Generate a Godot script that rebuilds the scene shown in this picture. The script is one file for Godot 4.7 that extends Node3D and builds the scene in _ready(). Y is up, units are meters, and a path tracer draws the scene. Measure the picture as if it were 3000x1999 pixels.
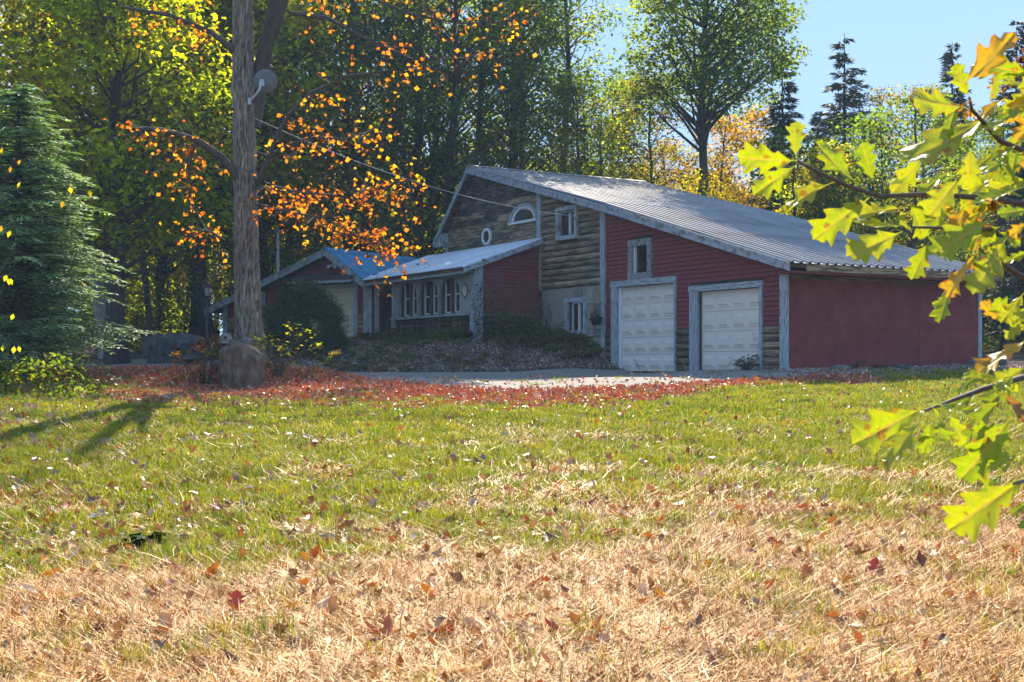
extends Node3D

const EYE := 1.55
var rng := RandomNumberGenerator.new()
var names := {}
var mats := {}
var texs := {}
var gw: Array[float] = []      # weights of the ground surface
var gp: Array[Vector2] = []
var ggrid := PackedFloat32Array()
const GX0 := -70.0
const GZ0 := -20.0
const GS := 0.5
const GNX := 281
const GNZ := 301

# ------------------------------------------------------------------ mesh helpers
class MB:
	var v := PackedVector3Array()
	var n := PackedVector3Array()
	var c := PackedColorArray()
	var ix := PackedInt32Array()
	var col := Color(1, 1, 1)

	func quad(a: Vector3, b: Vector3, d: Vector3, e: Vector3, away = null) -> void:
		var nn := (d - a).cross(b - a)
		if away != null and nn.dot((a + d) * 0.5 - away) < 0.0:
			var t := b
			b = e
			e = t
			nn = -nn
		nn = nn.normalized()
		var k := v.size()
		v.append(a); v.append(b); v.append(d); v.append(e)
		for i in 4:
			n.append(nn); c.append(col)
		ix.append(k); ix.append(k + 1); ix.append(k + 2)
		ix.append(k); ix.append(k + 2); ix.append(k + 3)

	func tri(a: Vector3, b: Vector3, d: Vector3, away = null) -> void:
		var nn := (d - a).cross(b - a)
		if away != null and nn.dot((a + d) * 0.5 - away) < 0.0:
			var t := b
			b = d
			d = t
			nn = -nn
		nn = nn.normalized()
		var k := v.size()
		v.append(a); v.append(b); v.append(d)
		for i in 3:
			n.append(nn); c.append(col); ix.append(k + i)

	func box(x0: float, x1: float, y0: float, y1: float, z0: float, z1: float) -> void:
		prism([Vector2(x0, y0), Vector2(x1, y0), Vector2(x1, y1), Vector2(x0, y1)], z0, z1)

	# convex outline in x,y, thick along z
	func prism(p: Array, z0: float, z1: float) -> void:
		var m := Vector2()
		for q: Vector2 in p:
			m += q / p.size()
		var mid := Vector3(m.x, m.y, (z0 + z1) / 2)
		for i in p.size():
			var a: Vector2 = p[i]
			var b: Vector2 = p[(i + 1) % p.size()]
			quad(Vector3(a.x, a.y, z0), Vector3(b.x, b.y, z0), Vector3(b.x, b.y, z1), Vector3(a.x, a.y, z1), mid)
		for i in range(1, p.size() - 1):
			for z: float in [z0, z1]:
				tri(Vector3(p[0].x, p[0].y, z), Vector3(p[i].x, p[i].y, z), Vector3(p[i + 1].x, p[i + 1].y, z), mid)

	# convex outline in z,y, thick along x
	func prism_x(p: Array, x0: float, x1: float) -> void:
		var k := v.size()
		prism(p, x0, x1)
		for i in range(k, v.size()):
			v[i] = Vector3(v[i].z, v[i].y, v[i].x)
			n[i] = Vector3(n[i].z, n[i].y, n[i].x)
		var j := ix.size() - 1
		while j >= 0 and ix[j] >= k:
			j -= 1
		j += 1
		while j < ix.size():      # a mirrored solid winds the other way
			var t := ix[j + 1]
			ix[j + 1] = ix[j + 2]
			ix[j + 2] = t
			j += 3

	# raised panel: a frustum on a face that looks along +z
	func bevel(x0: float, x1: float, y0: float, y1: float, z0: float, z1: float, e: float) -> void:
		var mid := Vector3((x0 + x1) / 2, (y0 + y1) / 2, z0 - 0.5)
		var o := [Vector3(x0, y0, z0), Vector3(x1, y0, z0), Vector3(x1, y1, z0), Vector3(x0, y1, z0)]
		var i_ := [Vector3(x0 + e, y0 + e, z1), Vector3(x1 - e, y0 + e, z1), Vector3(x1 - e, y1 - e, z1), Vector3(x0 + e, y1 - e, z1)]
		for k in 4:
			quad(o[k], o[(k + 1) % 4], i_[(k + 1) % 4], i_[k], mid)
		quad(i_[0], i_[1], i_[2], i_[3], mid)

	# smooth tube through points
	func tube(p: Array, r: Array, sides: int, cap := true) -> void:
		var k := v.size()
		var up := Vector3(0.31, 0.2, 0.93)
		for i in p.size():
			var d: Vector3 = (p[mini(i + 1, p.size() - 1)] - p[maxi(i - 1, 0)]).normalized()
			if absf(d.dot(up)) > 0.95:
				up = Vector3(0.93, 0.2, -0.31)
			var s := d.cross(up).normalized()
			var t := s.cross(d)
			for j in sides:
				var a := TAU * j / sides
				var w := s * cos(a) + t * sin(a)
				v.append(p[i] + w * r[i]); n.append(w); c.append(col)
		for i in p.size() - 1:
			for j in sides:
				var a := k + i * sides + j
				var b := k + i * sides + (j + 1) % sides
				ix.append(a); ix.append(b); ix.append(a + sides)
				ix.append(b); ix.append(b + sides); ix.append(a + sides)
		if cap:
			for e: int in [0, p.size() - 1]:
				var m := v.size()
				var dd: Vector3 = (p[1] - p[0]).normalized() * -1.0 if e == 0 else (p[e] - p[e - 1]).normalized()
				for j in sides:
					v.append(v[k + e * sides + j]); n.append(dd); c.append(col)
				for j in range(1, sides - 1):
					if e == 0:
						ix.append(m); ix.append(m + j + 1); ix.append(m + j)
					else:
						ix.append(m); ix.append(m + j); ix.append(m + j + 1)

	# surface of revolution round y through c0; prof holds Vector2(radius, height)
	func lathe(c0: Vector3, prof: Array, sides: int) -> void:
		var k := v.size()
		for i in prof.size():
			var pa: Vector2 = prof[maxi(i - 1, 0)]
			var pb: Vector2 = prof[mini(i + 1, prof.size() - 1)]
			var d := (pb - pa).normalized()
			for j in sides:
				var a := TAU * j / sides
				v.append(c0 + Vector3(prof[i].x * cos(a), prof[i].y, prof[i].x * sin(a)))
				n.append(Vector3(d.y * cos(a), -d.x, d.y * sin(a)).normalized()); c.append(col)
		for i in prof.size() - 1:
			for j in sides:
				var a := k + i * sides + j
				var b := k + i * sides + (j + 1) % sides
				ix.append(a); ix.append(b); ix.append(a + sides)
				ix.append(b); ix.append(b + sides); ix.append(a + sides)

	func mesh() -> ArrayMesh:
		var a := []
		a.resize(Mesh.ARRAY_MAX)
		a[Mesh.ARRAY_VERTEX] = v
		a[Mesh.ARRAY_NORMAL] = n
		a[Mesh.ARRAY_COLOR] = c
		a[Mesh.ARRAY_INDEX] = ix
		var m := ArrayMesh.new()
		m.add_surface_from_arrays(Mesh.PRIMITIVE_TRIANGLES, a)
		return m

# leaves: flat facets with a colour each
class LM:
	var v := PackedVector3Array()
	var c := PackedColorArray()
	var ix := PackedInt32Array()

	func leaf(p: Vector3, a: Vector3, nn: Vector3, l: float, w: float, fold: float, col: Color) -> void:
		var s := a.cross(nn).normalized()
		nn = s.cross(a)
		var k := v.size()
		var m := p + a * (l * 0.45)
		v.append(p)
		v.append(m + s * w + nn * fold)
		v.append(p + a * l)
		v.append(m - s * w + nn * fold)
		c.append(col); c.append(col); c.append(col); c.append(col)
		ix.append(k); ix.append(k + 1); ix.append(k + 2)
		ix.append(k); ix.append(k + 2); ix.append(k + 3)

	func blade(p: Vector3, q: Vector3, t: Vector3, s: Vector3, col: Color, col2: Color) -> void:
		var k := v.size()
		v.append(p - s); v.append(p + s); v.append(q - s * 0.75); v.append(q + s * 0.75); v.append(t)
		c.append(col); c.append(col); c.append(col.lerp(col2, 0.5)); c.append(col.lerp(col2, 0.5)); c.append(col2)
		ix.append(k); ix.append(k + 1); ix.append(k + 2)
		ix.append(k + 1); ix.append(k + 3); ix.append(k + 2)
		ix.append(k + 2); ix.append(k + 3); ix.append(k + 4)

	func mesh() -> ArrayMesh:
		var a := []
		a.resize(Mesh.ARRAY_MAX)
		a[Mesh.ARRAY_VERTEX] = v
		a[Mesh.ARRAY_COLOR] = c
		a[Mesh.ARRAY_INDEX] = ix
		var m := ArrayMesh.new()
		m.add_surface_from_arrays(Mesh.PRIMITIVE_TRIANGLES, a)
		return m

# ------------------------------------------------------------------ scene helpers
func numbered(called: String) -> String:
	var k: int = names.get(called, -1) + 1
	names[called] = k
	return called if k == 0 else "%s_%03d" % [called, k]

func tag(o: Node3D, label: String, category: String, group := "") -> Node3D:
	o.set_meta("label", label)
	o.set_meta("category", category)
	if group:
		o.set_meta("group", group)
	return o

func thing(called: String, label: String, category: String, at := Vector3.ZERO, turn := 0.0, group := "") -> Node3D:
	var o := Node3D.new()
	o.name = numbered(called)
	add_child(o)
	o.position = at
	o.rotation.y = turn
	return tag(o, label, category, group)

func part(called: String, m, mat: Material, parent: Node) -> MeshInstance3D:
	var o := MeshInstance3D.new()
	o.name = called
	o.mesh = m if m is Mesh else m.mesh()
	o.material_override = mat
	parent.add_child(o, true)
	return o

func alone(called: String, m, mat: Material) -> MeshInstance3D:
	var o := MeshInstance3D.new()
	o.name = numbered(called)
	o.mesh = m if m is Mesh else m.mesh()
	o.material_override = mat
	add_child(o)
	return o

func struct(called: String, m, mat: Material) -> MeshInstance3D:
	var o := alone(called, m, mat)
	o.set_meta("kind", "structure")
	return o

func scatter(called: String, m: Mesh, mat: Material, xf: Array, cols: Array) -> MultiMeshInstance3D:
	var mm := MultiMesh.new()
	mm.transform_format = MultiMesh.TRANSFORM_3D
	mm.use_colors = true
	mm.mesh = m
	mm.instance_count = xf.size()
	for i in xf.size():
		mm.set_instance_transform(i, xf[i])
		mm.set_instance_color(i, cols[i])
	var o := MultiMeshInstance3D.new()
	o.name = numbered(called)
	o.multimesh = mm
	o.material_override = mat
	add_child(o)
	o.set_meta("kind", "stuff")
	return o

func copy(o: Node3D, label: String, at: Vector3, turn: float, size := 1.0) -> Node3D:
	var r: Node3D = o.duplicate()
	r.name = numbered(String(o.name).rstrip("0123456789").trim_suffix("_"))
	add_child(r)
	r.position = at
	r.rotation = Vector3(0, turn, 0)
	r.scale = Vector3.ONE * size
	r.set_meta("label", label)
	return r

func rf(a: float, b: float) -> float:
	return rng.randf_range(a, b)

func rdir() -> Vector3:
	var z := rng.randf_range(-1, 1)
	var a := rng.randf() * TAU
	var r := sqrt(1 - z * z)
	return Vector3(r * cos(a), z, r * sin(a))

# ------------------------------------------------------------------ materials
func tex(key: String, freq: float, oct: int, stops: Array, type := FastNoiseLite.TYPE_SIMPLEX_SMOOTH, normal := 0.0, size := 512) -> NoiseTexture2D:
	if texs.has(key):
		return texs[key]
	var f := FastNoiseLite.new()
	f.noise_type = type
	f.frequency = freq
	f.fractal_octaves = oct
	f.fractal_gain = 0.55
	f.seed = hash(key) % 1000
	var t := NoiseTexture2D.new()
	t.width = size
	t.height = size
	t.seamless = true
	t.noise = f
	if normal > 0:
		t.as_normal_map = true
		t.bump_strength = normal
	else:
		var g := Gradient.new()
		g.offsets = PackedFloat32Array(stops.map(func(s): return s[0]))
		g.colors = PackedColorArray(stops.map(func(s): return Color(s[1], s[2], s[3])))
		t.color_ramp = g
	texs[key] = t
	return t

func grey(a: float, b: float, c: float) -> Array:
	return [[0.0, a, a, a], [0.5, b, b, b], [1.0, c, c, c]]

# base colour is given in linear real-world values
func mat(key: String, r: float, g: float, b: float, rough: float, texture = null, scale := Vector3.ONE, normal = null, nscale := 0.6) -> StandardMaterial3D:
	if mats.has(key):
		return mats[key]
	var m := StandardMaterial3D.new()
	m.albedo_color = Color(r, g, b).linear_to_srgb()
	m.roughness = rough
	m.metallic_specular = 0.4
	if texture:
		m.albedo_texture = texture
		m.uv1_triplanar = true
		m.uv1_scale = scale
	if normal:
		m.normal_enabled = true
		m.normal_texture = normal
		m.normal_scale = nscale
		m.uv1_triplanar = true
		m.uv1_scale = scale
	mats[key] = m
	return m

func leafmat(key: String, rough := 0.5, through := Color(0.95, 0.95, 0.6), spec := 0.35) -> StandardMaterial3D:
	if mats.has(key):
		return mats[key]
	var m := StandardMaterial3D.new()
	m.albedo_color = Color(1, 1, 1)
	m.vertex_color_use_as_albedo = true
	m.roughness = rough
	m.metallic_specular = spec
	m.cull_mode = BaseMaterial3D.CULL_DISABLED
	if through.r + through.g > 0:
		m.backlight_enabled = true
		m.backlight = through
	mats[key] = m
	return m

# ------------------------------------------------------------------ the ground
func tps(r2: float) -> float:
	return 0.0 if r2 < 1e-9 else 0.5 * r2 * log(r2)

func ground_fit(pts: Array) -> void:
	var n := pts.size()
	var m := n + 3
	var a := []
	for i in m:
		var row := PackedFloat64Array()
		row.resize(m + 1)
		a.append(row)
	for i in n:
		gp.append(Vector2(pts[i][0], pts[i][1]))
	for i in n:
		for j in n:
			a[i][j] = tps(gp[i].distance_squared_to(gp[j])) + (0.5 if i == j else 0.0)
		a[i][n] = 1.0
		a[i][n + 1] = gp[i].x
		a[i][n + 2] = gp[i].y
		a[n][i] = 1.0
		a[n + 1][i] = gp[i].x
		a[n + 2][i] = gp[i].y
		a[i][m] = pts[i][2]
	for i in m:
		var p := i
		for k in range(i + 1, m):
			if absf(a[k][i]) > absf(a[p][i]):
				p = k
		var t = a[i]
		a[i] = a[p]
		a[p] = t
		for k in range(i + 1, m):
			var f: float = a[k][i] / a[i][i]
			if f != 0.0:
				for j in range(i, m + 1):
					a[k][j] -= f * a[i][j]
	gw.resize(m)
	for i in range(m - 1, -1, -1):
		var s: float = a[i][m]
		for j in range(i + 1, m):
			s -= a[i][j] * gw[j]
		gw[i] = s / a[i][i]
	var bumps := FastNoiseLite.new()
	bumps.frequency = 0.25
	bumps.seed = 4
	ggrid.resize(GNX * GNZ)
	for j in GNZ:
		for i in GNX:
			var x := GX0 + i * GS
			var z := GZ0 + j * GS
			var s := gw[n] + gw[n + 1] * x + gw[n + 2] * z
			for k in n:
				var d := (gp[k].x - x) * (gp[k].x - x) + (gp[k].y - z) * (gp[k].y - z)
				if d > 1e-9:
					s += gw[k] * 0.5 * d * log(d)
			ggrid[j * GNX + i] = clampf(s, -3.0, 6.0) + bumps.get_noise_2d(x, z) * 0.035

# height of the ground at x and at the depth d in front of the camera
func gnd(x: float, d: float) -> float:
	var fx := clampf((x - GX0) / GS, 0.0, GNX - 1.001)
	var fz := clampf((d - GZ0) / GS, 0.0, GNZ - 1.001)
	var i := int(fx)
	var j := int(fz)
	var u := fx - i
	var w := fz - j
	var k := j * GNX + i
	# same split as the mesh
	if u + w <= 1.0:
		return ggrid[k] + u * (ggrid[k + 1] - ggrid[k]) + w * (ggrid[k + GNX] - ggrid[k])
	var e := ggrid[k + GNX + 1]
	return e + (1 - u) * (ggrid[k + GNX] - e) + (1 - w) * (ggrid[k + 1] - e)

func on(x: float, d: float, up := 0.0) -> Vector3:
	return Vector3(x, gnd(x, d) + up, -d)

var drive_near := PackedVector2Array([Vector2(9.5, 31.2), Vector2(7.6, 30.6), Vector2(5.6, 29.6), Vector2(3.6, 28.2), Vector2(1.5, 27.2), Vector2(-0.5, 27.3), Vector2(-2.5, 29), Vector2(-4, 32), Vector2(-6, 35.4), Vector2(-8.5, 37.6), Vector2(-13, 40), Vector2(-20, 41.5), Vector2(-30, 43)])
var drive_far := PackedVector2Array([Vector2(-30, 50), Vector2(-20, 48.5), Vector2(-13, 46.2), Vector2(-9.5, 43), Vector2(-6.5, 40.2), Vector2(-3, 38.1), Vector2(0, 37.4), Vector2(2.4, 38.0), Vector2(3.4, 38.2), Vector2(7, 32.1), Vector2(8.2, 31.9)])

func drive_dist(x: float, d: float) -> float:   # metres in front of the near edge of the drive
	var p := Vector2(x, d)
	var best := 1e9
	for i in drive_near.size() - 1:
		best = minf(best, p.distance_to(Geometry2D.get_closest_point_to_segment(p, drive_near[i], drive_near[i + 1])))
	return best

# ------------------------------------------------------------------ the barn house
# own axes: x runs along the front to its right end, z comes out of the front, y is height
const ROOF := [Vector2(-18.6, 6.13), Vector2(-15.95, 8.58), Vector2(-7.4, 6.33), Vector2(0.6, 4.06)]

func roof_y(x: float) -> float:
	for i in 3:
		if x <= ROOF[i + 1].x or i == 2:
			var t: float = (x - ROOF[i].x) / (ROOF[i + 1].x - ROOF[i].x)
			return lerpf(ROOF[i].y, ROOF[i + 1].y, t)
	return 0.0

# free stretches of a row between x0 and x1, holes cut out ([x0, x1, y0, y1] each)
func stretches(x0: float, x1: float, y0: float, y1: float, holes: Array) -> Array:
	var out := [[x0, x1]]
	for h in holes:
		if h[3] <= y0 + 0.01 or h[2] >= y1 - 0.01:
			continue
		var nxt := []
		for s in out:
			if h[1] <= s[0] or h[0] >= s[1]:
				nxt.append(s)
				continue
			if h[0] - s[0] > 0.03:
				nxt.append([s[0], h[0]])
			if s[1] - h[1] > 0.03:
				nxt.append([h[1], s[1]])
		out = nxt
	return out

# wall of solid strips with holes; top is a function of x
func wall_strips(m: MB, x0: float, x1: float, yb: float, top: Callable, holes: Array, z0: float, z1: float, breaks := []) -> void:
	var xs := [x0, x1]
	for b in breaks:
		if b > x0 and b < x1:
			xs.append(b)
	for h in holes:
		xs.append(h[0])
		xs.append(h[1])
	xs.sort()
	for i in xs.size() - 1:
		var a: float = xs[i]
		var b: float = xs[i + 1]
		if b - a < 0.001:
			continue
		var lo := yb
		var hs := holes.filter(func(h): return h[0] < b - 0.001 and h[1] > a + 0.001)
		hs.sort_custom(func(p, q): return p[2] < q[2])
		for h in hs:
			if h[2] > lo + 0.01:
				m.box(a, b, lo, h[2], z0, z1)
			lo = h[3]
		m.prism([Vector2(a, lo), Vector2(b, lo), Vector2(b, top.call(b)), Vector2(a, top.call(a))], z0, z1)

func clap_mesh(x0: float, x1: float, y0: float, y1: float, z: float, cut := 0.0) -> MB:
	# a lapped board: thick at the foot, thin at the head; cut slopes its right end
	var m := MB.new()
	y0 += 0.014
	var p := [Vector3(x0, y0, z), Vector3(x1, y0, z), Vector3(x1 - cut, y1, z), Vector3(x0, y1, z)]
	var q := [Vector3(x0, y0, z + 0.042), Vector3(x1, y0, z + 0.042), Vector3(x1 - cut, y1, z + 0.006), Vector3(x0, y1, z + 0.006)]
	var mid := Vector3((x0 + x1) / 2, (y0 + y1) / 2, z + 0.008)
	m.quad(q[0], q[1], q[2], q[3], mid)
	m.quad(p[0], p[1], q[1], q[0], mid)
	m.quad(p[0], q[0], q[3], p[3], mid)
	m.quad(p[1], q[1], q[2], p[2], mid)
	m.quad(p[3], q[3], q[2], p[2], mid)
	return m

func log_mesh(x0: float, x1: float, y0: float, y1: float, z: float, depth := 0.07) -> MB:
	# half-round log laid along x, not quite even
	var m := MB.new()
	var k := maxi(2, int((x1 - x0) / 0.45) + 1)
	var h := (y1 - y0) * 0.5 * 0.97
	var rows := []
	var r0 := rng.randf() * 10.0
	for i in k + 1:
		var x := lerpf(x0, x1, float(i) / k)
		var e := 1.0 + 0.10 * sin(r0 + x * 2.3) + 0.05 * sin(r0 * 3 + x * 6.1)
		var row := []
		for j in 8:
			var a := -PI / 2 + PI * j / 7
			row.append(Vector3(x, (y0 + y1) / 2 + sin(a) * h, z + cos(a) * depth * e))
		rows.append(row)
	var mid := Vector3((x0 + x1) / 2, (y0 + y1) / 2, z - 0.3)
	for i in k:
		for j in 7:
			m.quad(rows[i][j], rows[i + 1][j], rows[i + 1][j + 1], rows[i][j + 1], mid)
	for e: int in [0, k]:
		for j in range(1, 7):
			m.tri(rows[e][0], rows[e][j], rows[e][j + 1], mid)
	return m

# ribbed sheet from a to b (x,y) running down the slope, between z0 and z1
func ribbed(a: Vector2, b: Vector2, z0: float, z1: float, pitch: float, h: float, sine: bool, steps := 1) -> MB:
	var m := MB.new()
	var d := (b - a).normalized()
	var up := Vector2(-d.y, d.x)
	if up.y < 0:
		up = -up
	var prof := []
	var z := z0
	while z < z1 - 0.001:
		if sine:
			for s in 6:
				prof.append(Vector2(minf(z + pitch * s / 6.0, z1), h * (0.5 - 0.5 * cos(TAU * s / 6.0))))
		else:
			prof.append(Vector2(z, 0))
			prof.append(Vector2(minf(z + pitch * 0.62, z1), 0))
			prof.append(Vector2(minf(z + pitch * 0.72, z1), h))
			prof.append(Vector2(minf(z + pitch * 0.88, z1), h))
		z += pitch
	prof.append(Vector2(z1, 0))
	var mid := Vector3((a.x + b.x) / 2 - up.x * 3, (a.y + b.y) / 2 - up.y * 3, (z0 + z1) / 2)
	for i in prof.size() - 1:
		var p: Vector2 = prof[i]
		var q: Vector2 = prof[i + 1]
		if q.x - p.x < 0.0005 and absf(q.y - p.y) < 0.0005:
			continue
		var pa := a + up * p.y
		var qa := a + up * q.y
		var pb := b + up * p.y
		var qb := b + up * q.y
		m.quad(Vector3(pa.x, pa.y, p.x), Vector3(qa.x, qa.y, q.x), Vector3(qb.x, qb.y, q.x), Vector3(pb.x, pb.y, p.x), mid)
	return m

func board_along(a: Vector2, b: Vector2, drop: float, z0: float, z1: float) -> MB:
	# a rake board hanging under the line a-b
	var m := MB.new()
	m.prism([a, b, b - Vector2(0, drop), a - Vector2(0, drop)], z0, z1)
	return m

func overhead_door(parent: Node3D, x0: float, x1: float, y0: float, y1: float, z: float, rows: int, cols: int, m: Material) -> void:
	var d := Node3D.new()
	d.name = "garage_door"
	parent.add_child(d, true)
	var h := (y1 - y0) / rows
	for r in rows:
		var b := MB.new()
		var ya := y0 + r * h + 0.004
		var yb := y0 + (r + 1) * h - 0.004
		b.box(x0, x1, ya, yb, z - 0.045, z)
		part("door_section", b, m, d)
		var w := (x1 - x0) / cols
		for k in cols:
			var q := MB.new()
			var xa := x0 + k * w + w * 0.11
			var xb := x0 + (k + 1) * w - w * 0.11
			# a moulded rim and the raised field inside it
			q.bevel(xa, xb, ya + h * 0.17, yb - h * 0.17, z, z + 0.02, 0.014)
			q.bevel(xa + 0.05, xb - 0.05, ya + h * 0.17 + 0.05, yb - h * 0.17 - 0.05, z + 0.0205, z + 0.048, 0.03)
			part("raised_panel", q, m, d)

func frame_parts(p: Node3D, x0: float, x1: float, y0: float, y1: float, w: float, z0: float, z1: float, m: Material, called: String, bottom := true) -> void:
	var b := MB.new()
	b.box(x0, x0 + w, y0 + (w if bottom else 0.0), y1 - w, z0, z1)
	part(called, b, m, p)
	b = MB.new()
	b.box(x1 - w, x1, y0 + (w if bottom else 0.0), y1 - w, z0, z1)
	part(called, b, m, p)
	b = MB.new()
	b.box(x0 - 0.01, x1 + 0.01, y1 - w, y1, z0, z1 + 0.006)
	part(called, b, m, p)
	if bottom:
		b = MB.new()
		b.box(x0 - 0.01, x1 + 0.01, y0, y0 + w, z0, z1 + 0.006)
		part(called, b, m, p)

func pane_at(p: Node3D, x0: float, x1: float, y0: float, y1: float, z: float, m: Material) -> void:
	var b := MB.new()
	b.box(x0, x1, y0, y1, z - 0.004, z + 0.004)
	part("pane", b, m, p)

func turned(q: MB, dx: float) -> void:   # swap x and z
	for i in q.v.size():
		q.v[i] = Vector3(q.v[i].z + dx, q.v[i].y, q.v[i].x)
		q.n[i] = Vector3(q.n[i].z, q.n[i].y, q.n[i].x)
	for i in range(0, q.ix.size(), 3):
		var t := q.ix[i]
		q.ix[i] = q.ix[i + 1]
		q.ix[i + 1] = t

func group_in(parent: Node3D, called: String) -> Node3D:
	var o := Node3D.new()
	o.name = called
	parent.add_child(o, true)
	return o

func building_materials() -> void:
	var streak := tex("streak", 0.012, 5, grey(0.62, 0.86, 1.0))
	var blotch := tex("blotch", 0.008, 5, grey(0.8, 0.92, 1.0))
	var fine := tex("fine", 0.05, 4, grey(0.75, 0.92, 1.0))
	var bumpn := tex("bumpn", 0.03, 4, [], FastNoiseLite.TYPE_SIMPLEX_SMOOTH, 6.0)
	var peel := tex("peel", 0.018, 5, [[0.0, 0.66, 0.63, 0.58], [0.34, 0.80, 0.79, 0.78], [0.46, 0.95, 0.97, 1.0], [1.0, 1.0, 1.0, 1.0]])
	mat("red", 0.23, 0.042, 0.05, 0.75, blotch, Vector3(0.5, 0.9, 0.5), bumpn, 0.15)
	mat("red2", 0.21, 0.038, 0.046, 0.75, blotch, Vector3(0.4, 0.8, 0.4), bumpn, 0.15)
	mat("redpanel", 0.235, 0.048, 0.047, 0.85, blotch, Vector3(0.45, 0.25, 0.45), bumpn, 0.3)
	mat("redpanel2", 0.22, 0.046, 0.046, 0.85, blotch, Vector3(0.36, 0.22, 0.36), bumpn, 0.3)
	mat("trim", 0.34, 0.375, 0.40, 0.7, peel, Vector3(0.35, 0.35, 0.35), bumpn, 0.2)
	mat("trim_v", 0.34, 0.375, 0.40, 0.7, peel, Vector3(1.6, 0.22, 1.6), bumpn, 0.2)
	mat("trim_h", 0.34, 0.375, 0.40, 0.7, peel, Vector3(0.22, 1.6, 1.6), bumpn, 0.2)
	mat("oldtrim", 0.26, 0.26, 0.25, 0.8, peel, Vector3(0.6, 0.6, 0.6), bumpn, 0.3)
	mat("door", 0.64, 0.60, 0.54, 0.45)
	mat("door_tan", 0.55, 0.48, 0.32, 0.5)
	mat("white", 0.62, 0.64, 0.65, 0.4)
	mat("curtain", 0.55, 0.52, 0.50, 0.9)
	var wood := tex("wood", 0.02, 5, [[0.0, 0.30, 0.27, 0.24], [0.4, 0.72, 0.68, 0.62], [0.62, 1.0, 0.96, 0.88], [1.0, 1.0, 1.0, 1.0]])
	for k in 4:
		var e: float = [0.75, 0.95, 1.15, 1.3][k]
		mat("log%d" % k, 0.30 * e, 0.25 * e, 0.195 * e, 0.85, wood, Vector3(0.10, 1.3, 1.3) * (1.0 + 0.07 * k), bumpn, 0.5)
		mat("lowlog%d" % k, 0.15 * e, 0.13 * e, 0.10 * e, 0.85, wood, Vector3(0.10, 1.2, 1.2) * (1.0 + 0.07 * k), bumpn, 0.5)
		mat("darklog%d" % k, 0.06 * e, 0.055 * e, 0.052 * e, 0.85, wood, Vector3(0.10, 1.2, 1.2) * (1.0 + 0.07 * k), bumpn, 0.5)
	for k in 5:
		var c: Array = [[0.095, 0.092, 0.09], [0.14, 0.132, 0.122], [0.32, 0.27, 0.20], [0.40, 0.33, 0.24], [0.27, 0.24, 0.19]][k]
		mat("slab%d" % k, c[0], c[1], c[2], 0.9, wood, Vector3(0.11, 0.9, 0.9) * (1.0 + 0.06 * k), bumpn, 0.5)
	mat("deck", 0.16, 0.10, 0.07, 0.85, wood, Vector3(1.0, 1.0, 0.1))
	mat("fascia_wood", 0.40, 0.31, 0.22, 0.85, wood, Vector3(1.4, 1.4, 0.12), bumpn, 0.4)
	mat("frieze", 0.20, 0.15, 0.11, 0.9, wood, Vector3(1.2, 1.2, 0.12), bumpn, 0.4)
	mat("inside", 0.045, 0.04, 0.036, 0.9)
	mat("ply", 0.30, 0.275, 0.235, 0.9, tex("mild", 0.02, 5, grey(0.78, 0.93, 1.0)), Vector3(1.0, 0.25, 1.0), bumpn, 0.2)
	mat("ply2", 0.34, 0.32, 0.28, 0.9, texs["mild"], Vector3(0.8, 0.3, 0.8), bumpn, 0.2)
	mat("ply3", 0.19, 0.185, 0.175, 0.9, texs["mild"], Vector3(0.7, 0.3, 0.7), bumpn, 0.2)
	mat("concrete", 0.33, 0.31, 0.28, 0.95, blotch, Vector3(0.3, 0.3, 0.3), bumpn, 0.5)
	mat("stucco", 0.36, 0.38, 0.37, 0.9, fine, Vector3(0.25, 0.25, 0.25), bumpn, 0.2)
	mat("brownpost", 0.10, 0.08, 0.065, 0.8, streak, Vector3(2, 0.2, 2))
	mat("black", 0.012, 0.012, 0.013, 0.5)
	mat("shingle", 0.05, 0.055, 0.06, 0.95, fine, Vector3(1.0, 1.0, 1.0), bumpn, 0.8)
	for k in 3:
		var e: float = [0.94, 1.0, 1.06][k]
		var s := mat("tin%d" % k, 0.31 * e, 0.28 * e, 0.275 * e, 0.4, tex("stain", 0.01, 5, [[0.0, 0.62, 0.56, 0.52], [0.3, 0.9, 0.88, 0.87], [0.6, 1, 1, 1], [1.0, 1, 1, 1]]), Vector3(0.05, 0.3, 0.5))
		s.metallic = 0.35
		s = mat("white_tin%d" % k, 0.62 * e, 0.65 * e, 0.70 * e, 0.45, texs["stain"], Vector3(0.4, 0.3, 0.06))
		s = mat("blue_tin%d" % k, 0.075 * e, 0.27 * e, 0.43 * e, 0.42, texs["stain"], Vector3(0.06, 0.3, 0.5))
	var g := StandardMaterial3D.new()
	g.albedo_color = Color(0.02, 0.03, 0.035, 0.35)
	g.transparency = BaseMaterial3D.TRANSPARENCY_ALPHA
	g.roughness = 0.04
	g.metallic_specular = 0.6
	mats["glass"] = g
	mat("dark_glass", 0.03, 0.03, 0.03, 0.06)
	mat("cream", 0.62, 0.58, 0.42, 0.6)
	var gv := mat("galv", 0.38, 0.41, 0.43, 0.45)
	gv.metallic = 0.5

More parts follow.
